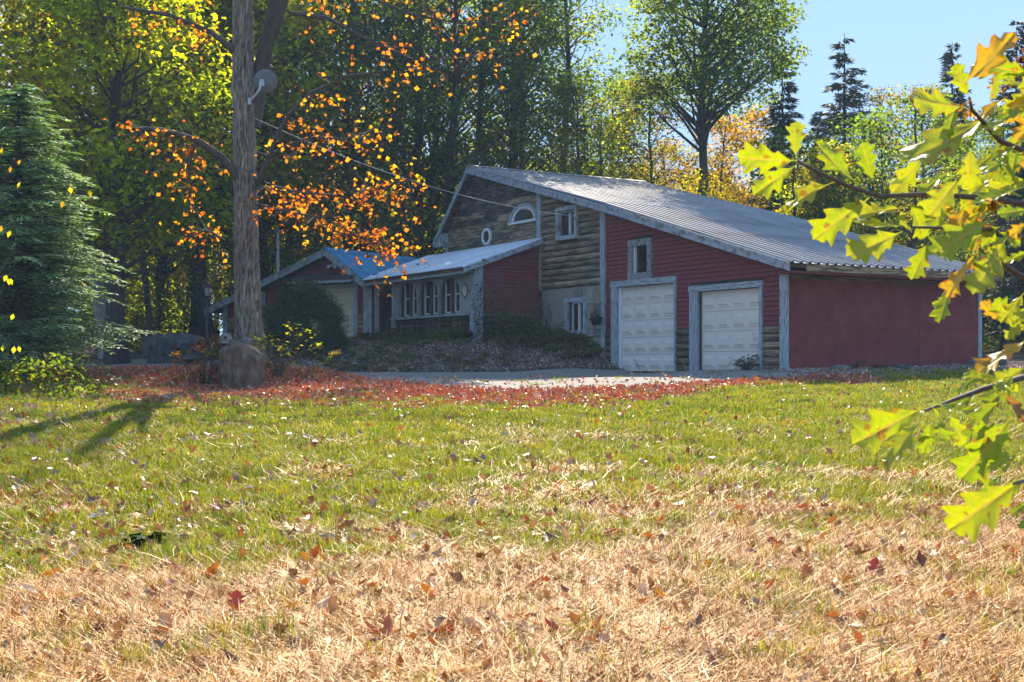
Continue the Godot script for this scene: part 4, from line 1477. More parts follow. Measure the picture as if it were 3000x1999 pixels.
# ------------------------------------------------------------------ the big trunk in front
func build_big_tree() -> void:
	rng.seed = 41
	var at := on(-6.72, 32.5)
	var o := thing("red_maple", "big grey-barked maple with sparse orange leaves standing behind the upright boulder", "tree", at)
	var gn := FastNoiseLite.new()
	gn.seed = 9
	gn.frequency = 1.0
	gn.fractal_octaves = 3
	# ridged bark: a fine tube whose skin is pushed in and out
	var path := [[-0.3, 0.08, 0.44], [0.15, 0.07, 0.40], [0.6, 0.05, 0.36], [1.3, 0.02, 0.325], [3.0, -0.03, 0.295], [5.0, -0.06, 0.27], [7.0, -0.1, 0.255], [9.2, -0.12, 0.24], [12.0, -0.1, 0.22], [15.0, -0.2, 0.15], [18.5, 0.0, 0.04]]
	var m := MB.new()
	var sides := 84
	var rows := 190
	for i in rows + 1:
		var y := -0.3 + 18.8 * pow(float(i) / rows, 1.35)
		var k := 0
		while k < path.size() - 2 and path[k + 1][0] < y:
			k += 1
		var f: float = (y - path[k][0]) / (path[k + 1][0] - path[k][0])
		var cx: float = lerpf(path[k][1], path[k + 1][1], f)
		var r: float = lerpf(path[k][2], path[k + 1][2], f)
		for j in sides:
			var a := TAU * j / sides
			var fl := 1.0 + 0.10 * cos(a * 3.0 + 0.6) * clampf(1.0 - y, 0.0, 1.0)
			var v := gn.get_noise_3d(cos(a) * 7.5, y * 2.3, sin(a) * 7.5)
			var rg := (0.45 - absf(v) * 1.6) * 0.06 + gn.get_noise_3d(cos(a) * 16.0, y * 2.4, sin(a) * 16.0) * 0.016
			var kn := 0.045 * exp(-pow((y - 7.1) / 0.16, 2.0))
			var rr := r * fl + rg * minf(1.0, r / 0.25) + kn
			m.v.append(Vector3(cx + cos(a) * rr, y, sin(a) * rr))
			m.n.append(Vector3.UP)
			var li := gn.get_noise_3d(cos(a) * 2.2 + 7.0, y * 1.1, sin(a) * 2.2)
			var c := Color(0.125, 0.105, 0.092)
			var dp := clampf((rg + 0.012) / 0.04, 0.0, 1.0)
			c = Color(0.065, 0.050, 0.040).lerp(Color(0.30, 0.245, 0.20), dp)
			if li > 0.30:
				c = c.lerp(Color(0.40, 0.36, 0.22), clampf((li - 0.30) * 9.0, 0.0, 0.8) * (0.35 + 0.65 * dp))
			m.c.append(c)
	for i in rows:
		for j in sides:
			var a := i * sides + j
			var b := i * sides + (j + 1) % sides
			m.ix.append(a); m.ix.append(b); m.ix.append(a + sides)
			m.ix.append(b); m.ix.append(b + sides); m.ix.append(a + sides)
	for i in m.n.size():
		m.n[i] = Vector3.ZERO
	for i in range(0, m.ix.size(), 3):
		var a := m.v[m.ix[i]]
		var nn := (m.v[m.ix[i + 2]] - a).cross(m.v[m.ix[i + 1]] - a)
		for q in 3:
			m.n[m.ix[i + q]] += nn
	for i in m.n.size():
		m.n[i] = m.n[i].normalized()
	var bm := leafmat("maple_bark", 0.95, Color(0, 0, 0), 0.2)
	part("trunk", m, bm, o)
	# limbs: the second stem to the right, and the branches
	var wood := mat("limb", 0.115, 0.09, 0.078, 0.9, texs["streak"], Vector3(2, 0.6, 2), texs["bumpn"], 0.8)
	var H := at.y
	var limb := func(pts: Array, r0: float, r1: float, sides_: int):
		var q := []
		var rr := []
		for i in pts.size():
			q.append(Vector3(pts[i][0] + 6.72, pts[i][1] - H, pts[i][2]))
			rr.append(lerpf(r0, r1, float(i) / (pts.size() - 1)))
		var mb := MB.new()
		mb.tube(q, rr, sides_)
		part("limb", mb, wood, o)
		return q
	limb.call([[-6.66, 7.6, -0.15], [-6.5, 8.6, -0.2], [-6.3, 9.6, -0.2], [-6.05, 10.7, -0.1], [-5.6, 12.5, 0.0], [-4.9, 15, 0.2]], 0.25, 0.10, 16)
	limb.call([[-6.35, 9.2, -0.1], [-6.0, 10.0, 0.1], [-5.65, 10.9, 0.3], [-5.1, 12.2, 0.6]], 0.14, 0.06, 10)
	var twigs := []
	twigs.append(limb.call([[-6.5, 6.1, 0.0], [-6.15, 6.55, 0.4], [-5.9, 7.2, 0.6], [-5.5, 7.75, 0.8], [-4.95, 8.25, 0.9], [-4.1, 8.62, 1.0], [-3.0, 8.75, 1.1], [-1.9, 8.8, 1.2]], 0.075, 0.012, 8))
	twigs.append(limb.call([[-6.5, 6.0, 0.1], [-5.9, 5.95, 0.7], [-5.2, 5.75, 1.1], [-4.3, 5.65, 1.4], [-3.4, 5.8, 1.6], [-2.5, 6.0, 1.7]], 0.045, 0.008, 6))
	twigs.append(limb.call([[-6.5, 5.6, 0.1], [-5.6, 5.35, 0.5], [-4.7, 5.15, 0.9], [-3.9, 4.75, 1.2], [-3.1, 4.4, 1.3]], 0.035, 0.007, 6))
	twigs.append(limb.call([[-6.5, 6.5, 0.0], [-5.7, 6.9, 0.9], [-4.9, 7.1, 1.2], [-4.0, 7.0, 1.5], [-3.0, 7.3, 1.6]], 0.03, 0.006, 6))
	twigs.append(limb.call([[-6.9, 6.2, 0.1], [-7.3, 6.75, 0.3], [-7.9, 7.15, 0.5], [-8.6, 7.35, 0.6], [-9.4, 7.45, 0.6]], 0.12, 0.04, 10))
	twigs.append(limb.call([[-7.9, 7.15, 0.5], [-8.1, 6.4, 0.6], [-8.0, 5.6, 0.7], [-7.6, 4.9, 0.8], [-7.1, 4.6, 0.8]], 0.05, 0.012, 6))
	twigs.append(limb.call([[-6.9, 9.4, 0.1], [-7.6, 9.9, 0.3], [-8.6, 10.3, 0.4], [-9.8, 10.5, 0.4]], 0.09, 0.03, 8))
	twigs.append(limb.call([[-5.6, 10.4, 0.2], [-4.6, 10.1, 0.9], [-3.6, 9.5, 1.3], [-2.4, 8.9, 1.6], [-1.2, 8.9, 1.7], [0.0, 9.2, 1.6]], 0.06, 0.006, 6))
	twigs.append(limb.call([[-5.2, 11.2, 0.2], [-4.0, 10.9, 0.6], [-2.6, 10.2, 0.9], [-1.3, 9.9, 1.1], [0.3, 9.95, 1.2]], 0.06, 0.006, 6))
	var lm := LM.new()
	var fine := MB.new()
	var density := [56, 140, 140, 80, 55, 60, 45, 60, 60]
	for k in twigs.size():
		var q: Array = twigs[k]
		for i in density[k]:
			var f := pow(rng.randf(), 0.7) * (q.size() - 1.01)
			if k == 0:
				f = maxf(f, 1.5)
			var s: Vector3 = q[int(f)].lerp(q[int(f) + 1], f - int(f))
			var d := Vector3(rf(-0.3, 1.0) * (1.0 if k not in [4, 5, 6] else -0.6), rf(-0.55, 0.35), rf(-0.8, 0.8)).normalized()
			var L := rf(0.35, 1.35)
			var e := s + d * L + Vector3(0, -0.1 * L, 0)
			if i % 2 == 0:
				fine.tube([s, s.lerp(e, 0.5) + rdir() * 0.06, e], [0.011, 0.008, 0.005], 3, false)
			var c := pick(ORANGE if rng.randf() < 0.85 else GOLD)
			for z in rng.randi_range(1, 5 if k in [1, 2, 4, 5] else 3):
				var p := s.lerp(e, rf(0.35, 1.0)) + rdir() * 0.09
				var sz := rf(0.09, 0.155)
				lm.leaf(p, Vector3(rf(-1, 1), rf(-0.9, 0.1), rf(-1, 1)).normalized(), rdir(), sz, sz * 0.42, sz * 0.12, shade(c, 0.75, 1.25))
	part("twigs", fine, wood, o).set_meta("kind", "stuff")
	# crown above the picture: it dapples the lawn
	for i in 120:
		var a := rng.randf() * TAU
		var y := rf(10.2, 18.5)
		var r := rf(0.4, 4.6) * sqrt(1.0 - pow((y - 12.5) / 7.0, 2.0))
		if a < PI * 0.4 and r > 3.0:
			r *= 0.6
		clump(lm, Vector3(cos(a) * r, y, sin(a) * r), 0.75, 0.6, 30, 0.16, pick(ORANGE + GOLD.slice(0, 2)))
	part("leaves", lm, leafmat("leaf"), o)
	# dish on its bent arm
	var dish := thing("satellite_dish", "grey satellite dish on a bent arm fixed to the big trunk", "dish", Vector3(-6.46, 8.55, -32.1))
	m = MB.new()
	var prof := []
	for i in 9:
		prof.append(Vector2(0.29 * i / 8.0, 0.075 * pow(i / 8.0, 2.0)))
	for i in range(8, -1, -1):
		prof.append(Vector2(0.29 * i / 8.0 + (0.006 if i == 8 else 0.0), 0.075 * pow(i / 8.0, 2.0) - 0.012))
	prof.reverse()
	m.lathe(Vector3.ZERO, prof, 40)
	var dm := part("reflector", m, mat("dish", 0.17, 0.178, 0.185, 0.55, texs["blotch"], Vector3(1, 1, 1)), dish)
	dm.rotation = Vector3(-PI / 2 + 0.25, 0.2, 0)
	dm.position = Vector3(0.27, 0.1, -0.06)
	m = MB.new()
	m.tube([Vector3(-0.12, -0.42, 0.0), Vector3(0.05, -0.28, 0.1), Vector3(0.16, -0.13, 0.12), Vector3(0.18, 0.02, 0.06)], [0.032, 0.032, 0.032, 0.032], 10)
	part("arm", m, mats.galv, dish)
	m = MB.new()
	m.box(0.13, 0.25, -0.05, 0.08, -0.05, 0.09)
	m.box(0.15, 0.23, 0.06, 0.13, -0.03, 0.06)
	part("bracket", m, mats.galv, dish)
	m = MB.new()
	m.box(-0.16, -0.09, -0.5, -0.34, -0.05, 0.05)
	part("mount_plate", m, mats.galv, dish)

func rock(sx: float, sy: float, sz: float, sd: int, rough: float, flow: float) -> MB:
	var gn := FastNoiseLite.new()
	gn.seed = sd
	gn.frequency = 0.9
	gn.fractal_octaves = 4
	var m := MB.new()
	var nu := 64
	var nv := 40
	for i in nv + 1:
		for j in nu:
			var t := PI * i / nv
			var a := TAU * j / nu
			var d := Vector3(sin(t) * cos(a), cos(t), sin(t) * sin(a))
			var e := pow(pow(absf(d.x), 3.2) + pow(absf(d.y), 3.2) + pow(absf(d.z), 3.2), -1.0 / 3.2)
			var p := d * e
			var r := 1.0 + rough * gn.get_noise_3dv(d * 2.0) + rough * 0.35 * absf(gn.get_noise_3dv(Vector3(d.x * 7.0, d.y * 7.0 * flow, d.z * 7.0))) + 0.03 * gn.get_noise_3dv(d * 16.0)
			p *= r
			m.v.append(Vector3(p.x * sx, p.y * sy, p.z * sz))
			m.n.append(Vector3.ZERO)
			m.c.append(Color(1, 1, 1))
	for i in nv:
		for j in nu:
			var a := i * nu + j
			var b := i * nu + (j + 1) % nu
			m.ix.append(a); m.ix.append(a + nu); m.ix.append(b)
			m.ix.append(b); m.ix.append(a + nu); m.ix.append(b + nu)
	smooth(m)
	return m

func smooth(m: MB) -> void:
	for i in range(0, m.ix.size(), 3):
		var a := m.v[m.ix[i]]
		var nn := (m.v[m.ix[i + 2]] - a).cross(m.v[m.ix[i + 1]] - a)
		for q in 3:
			m.n[m.ix[i + q]] += nn
	for i in m.n.size():
		m.n[i] = m.n[i].normalized() if m.n[i].length_squared() > 0 else Vector3.UP

func build_stones() -> void:
	var st := tex("stone", 0.012, 5, [[0.0, 0.45, 0.42, 0.40], [0.45, 0.8, 0.77, 0.74], [0.7, 1, 0.98, 0.95], [1.0, 1, 1, 1]])
	var sm := mat("stone", 0.21, 0.155, 0.118, 0.9, st, Vector3(0.9, 0.16, 0.9), texs["bumpn"], 1.0)
	var sm2 := mat("stone2", 0.10, 0.105, 0.11, 0.9, st, Vector3(0.5, 0.3, 0.5), texs["bumpn"], 1.0)
	var sm3 := mat("stone3", 0.27, 0.27, 0.24, 0.9, st, Vector3(1.5, 1.5, 1.5), texs["bumpn"], 0.8)
	# upright boulder
	var b := rock(0.52, 0.66, 0.42, 3, 0.16, 0.25)
	for i in b.v.size():
		# shoulder falls away to the right
		var p := b.v[i]
		if p.y > 0.0:
			p.y *= 1.0 - 0.36 * clampf((p.x + 0.12) / 0.6, 0.0, 1.0)
		b.v[i] = p
	for i in b.n.size():
		b.n[i] = Vector3.ZERO
	smooth(b)
	var o := alone("boulder", b, sm)
	o.position = Vector3(-6.44, 1.43, -30.5)
	tag(o, "upright brown boulder in front of the big maple trunk", "boulder")
	b = rock(0.98, 0.55, 0.7, 8, 0.20, 1.0)
	o = alone("boulder", b, sm2)
	o.position = on(-11.0, 42, 0.36)
	tag(o, "long dark low boulder lying beside the gravel drive near the lamp post", "boulder")
	# round stone with a hole, on the boulder
	var c := thing("carved_stone", "small pale rounded stone with a dark hole perched on the upright boulder", "stone", Vector3(-6.81, 2.08, -30.45))
	var m := MB.new()
	m.lathe(Vector3.ZERO, [Vector2(0.0, -0.06), Vector2(0.21, -0.06), Vector2(0.205, -0.03), Vector2(0.165, 0.0), Vector2(0.158, 0.06), Vector2(0.14, 0.13), Vector2(0.09, 0.185), Vector2(0.0, 0.205)], 20)
	part("body", m, sm3, c)
	m = MB.new()
	m.tube([Vector3(0.02, 0.085, 0.12), Vector3(0.02, 0.09, 0.165)], [0.036, 0.036], 12)
	part("hole", m, mats.black, c)
	m = MB.new()
	m.tube([Vector3(0.13, -0.04, 0.1), Vector3(0.2, -0.015, 0.12), Vector3(0.26, 0.0, 0.1)], [0.02, 0.025, 0.008], 6)
	part("chip", m, sm3, c)
	o = alone("stone", rock(0.15, 0.13, 0.14, 15, 0.14, 1.0), sm3)
	o.position = Vector3(-6.42, 2.05, -30.95)
	tag(o, "round pale stone behind the upright boulder's shoulder", "stone")
	var k := 0
	for s in [[2462, 32.3, 0.22, 0.12, "flat pale stone at the foot of the red end wall, nearest the white garage door"], [2640, 33.4, 0.2, 0.13, "grey stone at the foot of the red end wall, midway along it"], [2868, 35.2, 0.26, 0.17, "pale stone at the far corner of the red end wall"], [2905, 35.6, 0.36, 0.24, "dark round stone just past the far corner of the red end wall"]]:
		o = alone("stone", rock(s[2], s[3], s[2] * 0.8, 20 + k, 0.2, 1.0), sm3 if k in [0, 2] else sm2)
		o.position = on(px(s[0], s[1]), s[1], 0.04)
		tag(o, s[4], "stone", "stones along the red end wall")
		k += 1
	# lamp post
	var lp := thing("lamp_post", "dark lantern on a tall post beside the small garage", "lamp post", on(-10.48, 44))
	var h := 4.30 - lp.position.y
	var iron := mat("iron", 0.035, 0.042, 0.05, 0.45)
	m = MB.new()
	m.tube([Vector3(0, -0.1, 0), Vector3(0, h - 0.42, 0)], [0.055, 0.045], 14)
	part("post", m, iron, lp)
	m = MB.new()
	m.lathe(Vector3(0, h - 0.44, 0), [Vector2(0.05, -0.03), Vector2(0.1, 0.0), Vector2(0.1, 0.03), Vector2(0.0, 0.04)], 14)
	part("collar", m, iron, lp)
	for i in 6:
		var a := TAU * i / 6
		m = MB.new()
		m.tube([Vector3(cos(a) * 0.09, h - 0.41, sin(a) * 0.09), Vector3(cos(a) * 0.14, h - 0.13, sin(a) * 0.14)], [0.009, 0.009], 5)
		part("cage_bar", m, iron, lp)
	m = MB.new()
	m.lathe(Vector3(0, h - 0.41, 0), [Vector2(0.075, 0.0), Vector2(0.125, 0.28)], 12)
	part("glass", m, mat("lampglass", 0.42, 0.45, 0.45, 0.2), lp)
	m = MB.new()
	m.lathe(Vector3(0, h - 0.13, 0), [Vector2(0.0, 0.0), Vector2(0.22, -0.01), Vector2(0.225, 0.01), Vector2(0.15, 0.06), Vector2(0.09, 0.11), Vector2(0.03, 0.12), Vector2(0.02, 0.15), Vector2(0.0, 0.16)], 16)
	part("hood", m, iron, lp)
	# wire from the trunk to the house
	var w := MB.new()
	var pts := []
	var p0 := Vector3(-6.5, 7.75, -32.3)
	var p1 := Vector3(3.1 - 0.9, 6.18, -40.1)
	var hit := Vector3(6.796 - 9.0 * 0.5105, 6.14, -32.254 - 9.0 * 0.8599) + Vector3(-0.8599, 0, 0.5105) * 0.12
	for i in 25:
		var f := i / 24.0
		pts.append(p0.lerp(hit, f) - Vector3(0, 4.0 * 0.42 * f * (1.0 - f), 0))
	p1 = hit
	w.tube(pts, pts.map(func(_p): return 0.011), 6)
	tag(alone("overhead_wire", w, mat("wire", 0.42, 0.40, 0.38, 0.6)), "pale overhead wire sagging from the big trunk to the barn", "wire")

# ------------------------------------------------------------------ shrubs and weeds
func build_shrubs() -> void:
	rng.seed = 51
	var leaf := leafmat("leaf")
	var stem := mat("stem", 0.10, 0.08, 0.06, 0.9)
	# dense evergreen shrub in front of the small garage
	var at := on(-7.0, 43.2)
	var o := thing("evergreen_shrub", "large dense dark green shrub in front of the small garage", "shrub", at)
	var l := LM.new()
	var st := MB.new()
	for i in 230:
		var d := rdir()
		d.y = absf(d.y) * 1.0 - 0.12
		var sc := Vector3(1.32, 2.35, 1.2)
		if d.x < -0.25 and d.y > 0.3:
			sc.y += 0.3
		var c := Vector3(d.x * sc.x, 0.25 + maxf(d.y, -0.08) * sc.y, d.z * sc.z) * (rf(0.72, 1.05))
		var up := (c - Vector3(0, 0.4, 0)).normalized()
		var col := pick(YEW)
		if i % 5 == 0:
			st.tube([Vector3(c.x * 0.1, 0.0, c.z * 0.1), c * 0.6, c], [0.03, 0.018, 0.006], 5, false)
		for k in 95:
			var p := c + rdir() * rf(0.0, 0.36)
			var ax := (up * rf(0.2, 0.9) + rdir() * 0.9 + Vector3(0, rf(-0.2, 0.35), 0)).normalized()
			l.leaf(p, ax, rdir(), rf(0.12, 0.22), 0.014, 0.004, shade(col, 0.7, 1.35))
	part("stems", st, stem, o)
	part("foliage", l, leafmat("needle"), o)
	# sapling with yellow-green leaves behind the boulder
	at = on(-5.75, 31.4)
	o = thing("leafy_sapling", "yellow-green leafy sapling between the boulder and the big trunk", "sapling", at)
	l = LM.new()
	st = MB.new()
	for i in 34:
		var e := Vector3(rf(-0.95, 1.0), rf(0.35, 1.25), rf(-0.5, 0.5))
		if e.x < -0.2:
			e.y = rf(0.6, 1.05)
		e.y -= 0.25 * maxf(0.0, absf(e.x) - 0.6)
		st.tube([Vector3(rf(-0.1, 0.1), 0, 0), Vector3(e.x * 0.35, e.y * 0.62, e.z * 0.4), e], [0.012, 0.008, 0.003], 4, false)
		var c := pick([LIME[0], LIME[1], LIME[3], LIME[4], LIME[1], GOLD[0], ORANGE[0]])
		for k in 9:
			var sz := rf(0.09, 0.15)
			l.leaf(e + rdir() * Vector3(0.2, 0.09, 0.2).length() * rf(0.2, 1.0) * 0.8, Vector3(rf(-1, 1), rf(-0.5, 0.0), rf(-1, 1)).normalized(), (Vector3.UP + rdir() * 0.4).normalized(), sz, sz * 0.34, sz * 0.05, shade(c, 0.8, 1.25))
	part("stems", st, stem, o)
	part("leaves", l, leaf, o)
	# russet bush left of the boulder
	at = on(-7.35, 30.6)
	o = thing("russet_bush", "small russet and yellow bush crowding the side of the upright boulder", "bush", at)
	l = LM.new()
	st = MB.new()
	for i in 60:
		var e := Vector3(rf(-0.75, 0.5), rf(0.1, 1.15), rf(-0.4, 0.4))
		if e.x < -0.4:
			e.y *= 0.75
		st.tube([Vector3(e.x * 0.3, 0, e.z * 0.3), e * 0.6, e], [0.010, 0.006, 0.003], 4, false)
		var c := pick([ORANGE[1], MIXED[1], MIXED[3], [0.12, 0.05, 0.04], [0.09, 0.07, 0.035], GOLD[2], [0.10, 0.04, 0.035]])
		for k in 16:
			var sz := rf(0.05, 0.10)
			l.leaf(e + rdir() * rf(0.02, 0.17), Vector3(rf(-1, 1), rf(-0.5, 0.2), rf(-1, 1)).normalized(), (Vector3.UP + rdir() * 0.8).normalized(), sz, sz * 0.33, sz * 0.06, shade(c, 0.75, 1.3))
	part("stems", st, stem, o)
	part("leaves", l, leaf, o)
	# leaning goldenrod
	o = thing("goldenrod_stalk", "leaning stalk with narrow green leaves and a pale seed head", "plant", on(-5.05, 31.0))
	st = MB.new()
	l = LM.new()
	var q := [Vector3(-0.1, 0.0, 0), Vector3(0.1, 0.2, 0), Vector3(0.42, 0.47, 0), Vector3(0.72, 0.68, 0.0), Vector3(0.86, 0.73, 0)]
	st.tube(q, [0.008, 0.008, 0.006, 0.005, 0.003], 5)
	for i in 64:
		var f := i / 64.0 * 2.9
		var p: Vector3 = q[int(f)].lerp(q[int(f) + 1], f - int(f))
		l.leaf(p, Vector3(rf(-0.2, 0.5), rf(-1.0, 0.25), rf(-0.9, 0.9)).normalized(), rdir(), rf(0.08, 0.14), 0.011, 0.006, shade(Color(0.22, 0.24, 0.05), 0.7, 1.3))
	var hd := LM.new()
	for i in 240:
		var f := rng.randf()
		var p := Vector3(0.62, 0.64, 0).lerp(Vector3(0.9, 0.7, 0), f) + rdir() * rf(0, 0.075)
		hd.leaf(p, rdir(), rdir(), rf(0.015, 0.03), 0.007, 0.0, shade(Color(0.42, 0.33, 0.29), 0.7, 1.3))
	part("stem", st, stem, o)
	part("leaves", l, leaf, o)
	part("seed_head", hd, leaf, o)
	# sparse young tree against the porch side
	o = thing("young_tree", "sparse young tree growing against the red side wall of the porch", "sapling", on(-0.55, 40.3))
	l = LM.new()
	st = MB.new()
	for i in 15:
		var bx := rf(-0.5, 1.6)
		var e := Vector3(bx + rf(-0.7, 0.7), rf(1.2, 2.9), rf(-0.35, 0.5))
		if bx > 0.9:
			e.y *= 0.55
		st.tube([Vector3(bx * 0.6, -0.1, 0), Vector3(lerpf(bx, e.x, 0.4), e.y * 0.55, e.z * 0.5), e], [0.014, 0.010, 0.004], 5, false)
		for k in 80:
			var f := pow(rng.randf(), 0.75)
			var p := Vector3(bx * 0.6, -0.1, 0).lerp(e, f) + rdir() * rf(0.02, 0.42 - 0.2 * f)
			var sz := rf(0.05, 0.11)
			l.leaf(p, Vector3(rf(-1, 1), rf(-0.7, 0.1), rf(-1, 1)).normalized(), (Vector3.UP + rdir() * 0.7).normalized(), sz, sz * 0.28, sz * 0.06, shade(pick([DARK[1], MID[0], MID[1], [0.12, 0.11, 0.06]]), 0.8, 1.3))
	for i in 9:
		clump(l, Vector3(rf(-0.6, 1.9), rf(0.1, 0.95), rf(-0.2, 0.5)), 0.30, 0.8, 42, 0.11, pick(DARK + [MID[0]]))
	part("stems", st, stem, o)
	part("leaves", l, leaf, o)
	# leaves climbing the porch corner board
	o = thing("climbing_vine", "thin vine with small leaves climbing the porch corner board", "vine", Vector3(-1.05, 2.4, -40.7))
	l = LM.new()
	st = MB.new()
	st.tube([Vector3(-0.1, -0.2, 0.12), Vector3(0.0, 0.6, 0.1), Vector3(-0.03, 1.4, 0.1)], [0.008, 0.006, 0.003], 4)
	for i in 90:
		var y := pow(rng.randf(), 1.2) * 1.7
		l.leaf(Vector3(rf(-0.16, 0.12), y, 0.1 + rf(0, 0.06)), Vector3(rf(-1, 1), rf(-0.6, 0.1), rf(0, 0.5)).normalized(), Vector3(rf(-0.4, 0.4), 0.5, 1).normalized(), rf(0.06, 0.11), 0.022, 0.004, shade(Color(0.05, 0.075, 0.025), 0.7, 1.3))
	part("stem", st, stem, o)
	part("leaves", l, leaf, o)
	# large-leaved plants
	var big := func(called: String, label: String, x: float, d: float, n: int, r: float, sz: float, pal: Array):
		var g := thing(called, label, "plant", on(x, d))
		for i in n:
			var a := rng.randf() * TAU
			var dd := Vector3(cos(a), 0, sin(a))
			var lf := LM.new()
			var b := dd * r * rf(0.2, 1.0) + Vector3(0, rf(0.12, 0.4) * minf(1.2, r / 0.42), 0)
			var s := sz * rf(0.75, 1.2)
			var c := pick(pal)
			lf.leaf(b, (dd + Vector3(0, rf(-0.5, 0.2), 0)).normalized(), (Vector3.UP + rdir() * 0.3).normalized(), s, s * 0.38, s * 0.08, c)
			var sm := MB.new()
			sm.tube([Vector3(0, -0.05, 0), b * Vector3(0.6, 0.8, 0.6), b], [0.008, 0.006, 0.004], 4, false)
			part("stem", sm, stem, g)
			part("leaf", lf, leaf, g)
	big.call("hosta_plant", "clump of broad green hosta leaves at the foot of the long dark boulder", -10.05, 40.6, 26, 0.65, 0.34, [[0.035, 0.09, 0.025], [0.05, 0.12, 0.03]])
	big.call("broadleaf_weed", "tall broad-leaved weed by the dark porch doorway", -4.35, 45.6, 16, 0.55, 0.34, [[0.07, 0.12, 0.03], [0.10, 0.14, 0.04]])
	big.call("low_shrub", "small dark leafy shrub growing at the foot of the second garage door", 6.05, 33.0, 70, 0.42, 0.13, [[0.03, 0.065, 0.02], [0.04, 0.085, 0.025]])
	big.call("seedling", "little pale seedling at the foot of the red end wall", 8.7, 32.6, 26, 0.3, 0.1, [[0.05, 0.08, 0.03], [0.07, 0.09, 0.03]])
	big.call("fir_seedling", "tiny bluish fir seedling midway along the red end wall", 9.6, 33.4, 60, 0.16, 0.11, [[0.05, 0.085, 0.05], [0.06, 0.1, 0.06]])
	big.call("dandelion_plant", "dark green dandelion rosette in the left lawn", -2.6, 9.05, 14, 0.09, 0.17, [[0.02, 0.07, 0.015], [0.03, 0.09, 0.02]])
	# dry stalks by the second garage door
	var k := 0
	for s in [[6.42, 33.2, 0.98, "tall dry brown stalk standing before the second garage door"], [3.62, 37.1, 0.42, "short dry stalk at the foot of the first garage door"], [4.45, 33.2, 0.34, "pale dry stalk at the edge of the drive between the garage doors"]]:
		o = thing("dry_stalk", s[3], "plant", on(s[0], s[1]), 0.0, "dry stalks by the garage doors")
		st = MB.new()
		var h: float = s[2]
		st.tube([Vector3(0.12, -0.03, 0), Vector3(0.05, h * 0.5, 0), Vector3(-0.16 * h, h, 0)], [0.007, 0.005, 0.003], 4)
		st.tube([Vector3(0.05, h * 0.5, 0), Vector3(0.0, h * 0.75, 0.05), Vector3(-0.01, h * 0.86, 0.06)], [0.004, 0.003, 0.002], 4)
		part("stem", st, mat("drystalk%d" % (1 if k == 2 else 0), 0.40 if k == 2 else 0.07, 0.36 if k == 2 else 0.05, 0.26 if k == 2 else 0.045, 0.9), o)
		l = LM.new()
		for i in 22:
			var f := rf(0.45, 1.0)
			l.leaf(Vector3(lerpf(0.12, -0.16 * h, f), h * f, 0) + rdir() * 0.035, rdir(), rdir(), 0.04, 0.012, 0.0, Color(0.4, 0.35, 0.25) if k == 2 else Color(0.07, 0.05, 0.04))
		part("seed_heads", l, leaf, o)
		k += 1
	# hanging pot at the corner
	o = thing("hanging_pot", "black pot hanging at the corner of the red siding over the boarded wall", "flower pot", Vector3(2.55, 2.72, -38.75))
	st = MB.new()
	st.lathe(Vector3.ZERO, [Vector2(0.0, 0.0), Vector2(0.14, 0.0), Vector2(0.19, 0.22), Vector2(0.2, 0.24), Vector2(0.17, 0.23), Vector2(0.0, 0.2)], 16)
	part("pot", st, mats.black, o)
	l = LM.new()
	for i in 90:
		l.leaf(Vector3(rf(-0.18, 0.1), rf(0.2, 0.42), rf(-0.12, 0.12)), rdir(), rdir(), rf(0.05, 0.09), 0.016, 0.0, shade(Color(0.05, 0.045, 0.05), 0.7, 1.4))
	part("dry_plant", l, leaf, o)
	st = MB.new()
	for a: float in [0.3, 2.4, 4.5]:
		st.tube([Vector3(cos(a) * 0.19, 0.23, sin(a) * 0.19), Vector3(0.02, 1.15, 0.0)], [0.006, 0.006], 4)
	part("hanger", st, mat("rope", 0.28, 0.19, 0.10, 0.9), o)
	# lantern behind the porch window
	o = thing("orange_lantern", "small glowing orange lantern hanging behind the porch's arched windows", "lantern", Vector3(-3.585, 4.02, -46.1))
	st = MB.new()
	st.lathe(Vector3.ZERO, [Vector2(0.0, -0.12), Vector2(0.07, -0.11), Vector2(0.10, -0.04), Vector2(0.10, 0.06), Vector2(0.06, 0.12), Vector2(0.0, 0.13)], 14)
	var em := StandardMaterial3D.new()
	em.albedo_color = Color(0.9, 0.4, 0.1)
	em.emission_enabled = true
	em.emission = Color(1.0, 0.36, 0.06)
	em.emission_energy_multiplier = 0.9
	part("lamp_shade", st, em, o)
	st = MB.new()
	st.tube([Vector3(0, 0.12, 0), Vector3(0, 0.6, 0)], [0.006, 0.006], 5)
	part("cord", st, mats.black, o)
	var ol := OmniLight3D.new()
	ol.name = "lantern_light"
	ol.light_color = Color(1.0, 0.5, 0.15)
	ol.light_energy = 0.05
	ol.light_size = 0.08
	ol.omni_range = 6.0
	ol.omni_attenuation = 2.0
	ol.shadow_enabled = true
	o.add_child(ol)
	# yellow-leaved twigs in front of the hemlock
	o = thing("yellow_leaved_sapling", "thin sapling with sparse yellow leaves in front of the hemlock", "sapling", on(-9.6, 24.5))
	st = MB.new()
	l = LM.new()
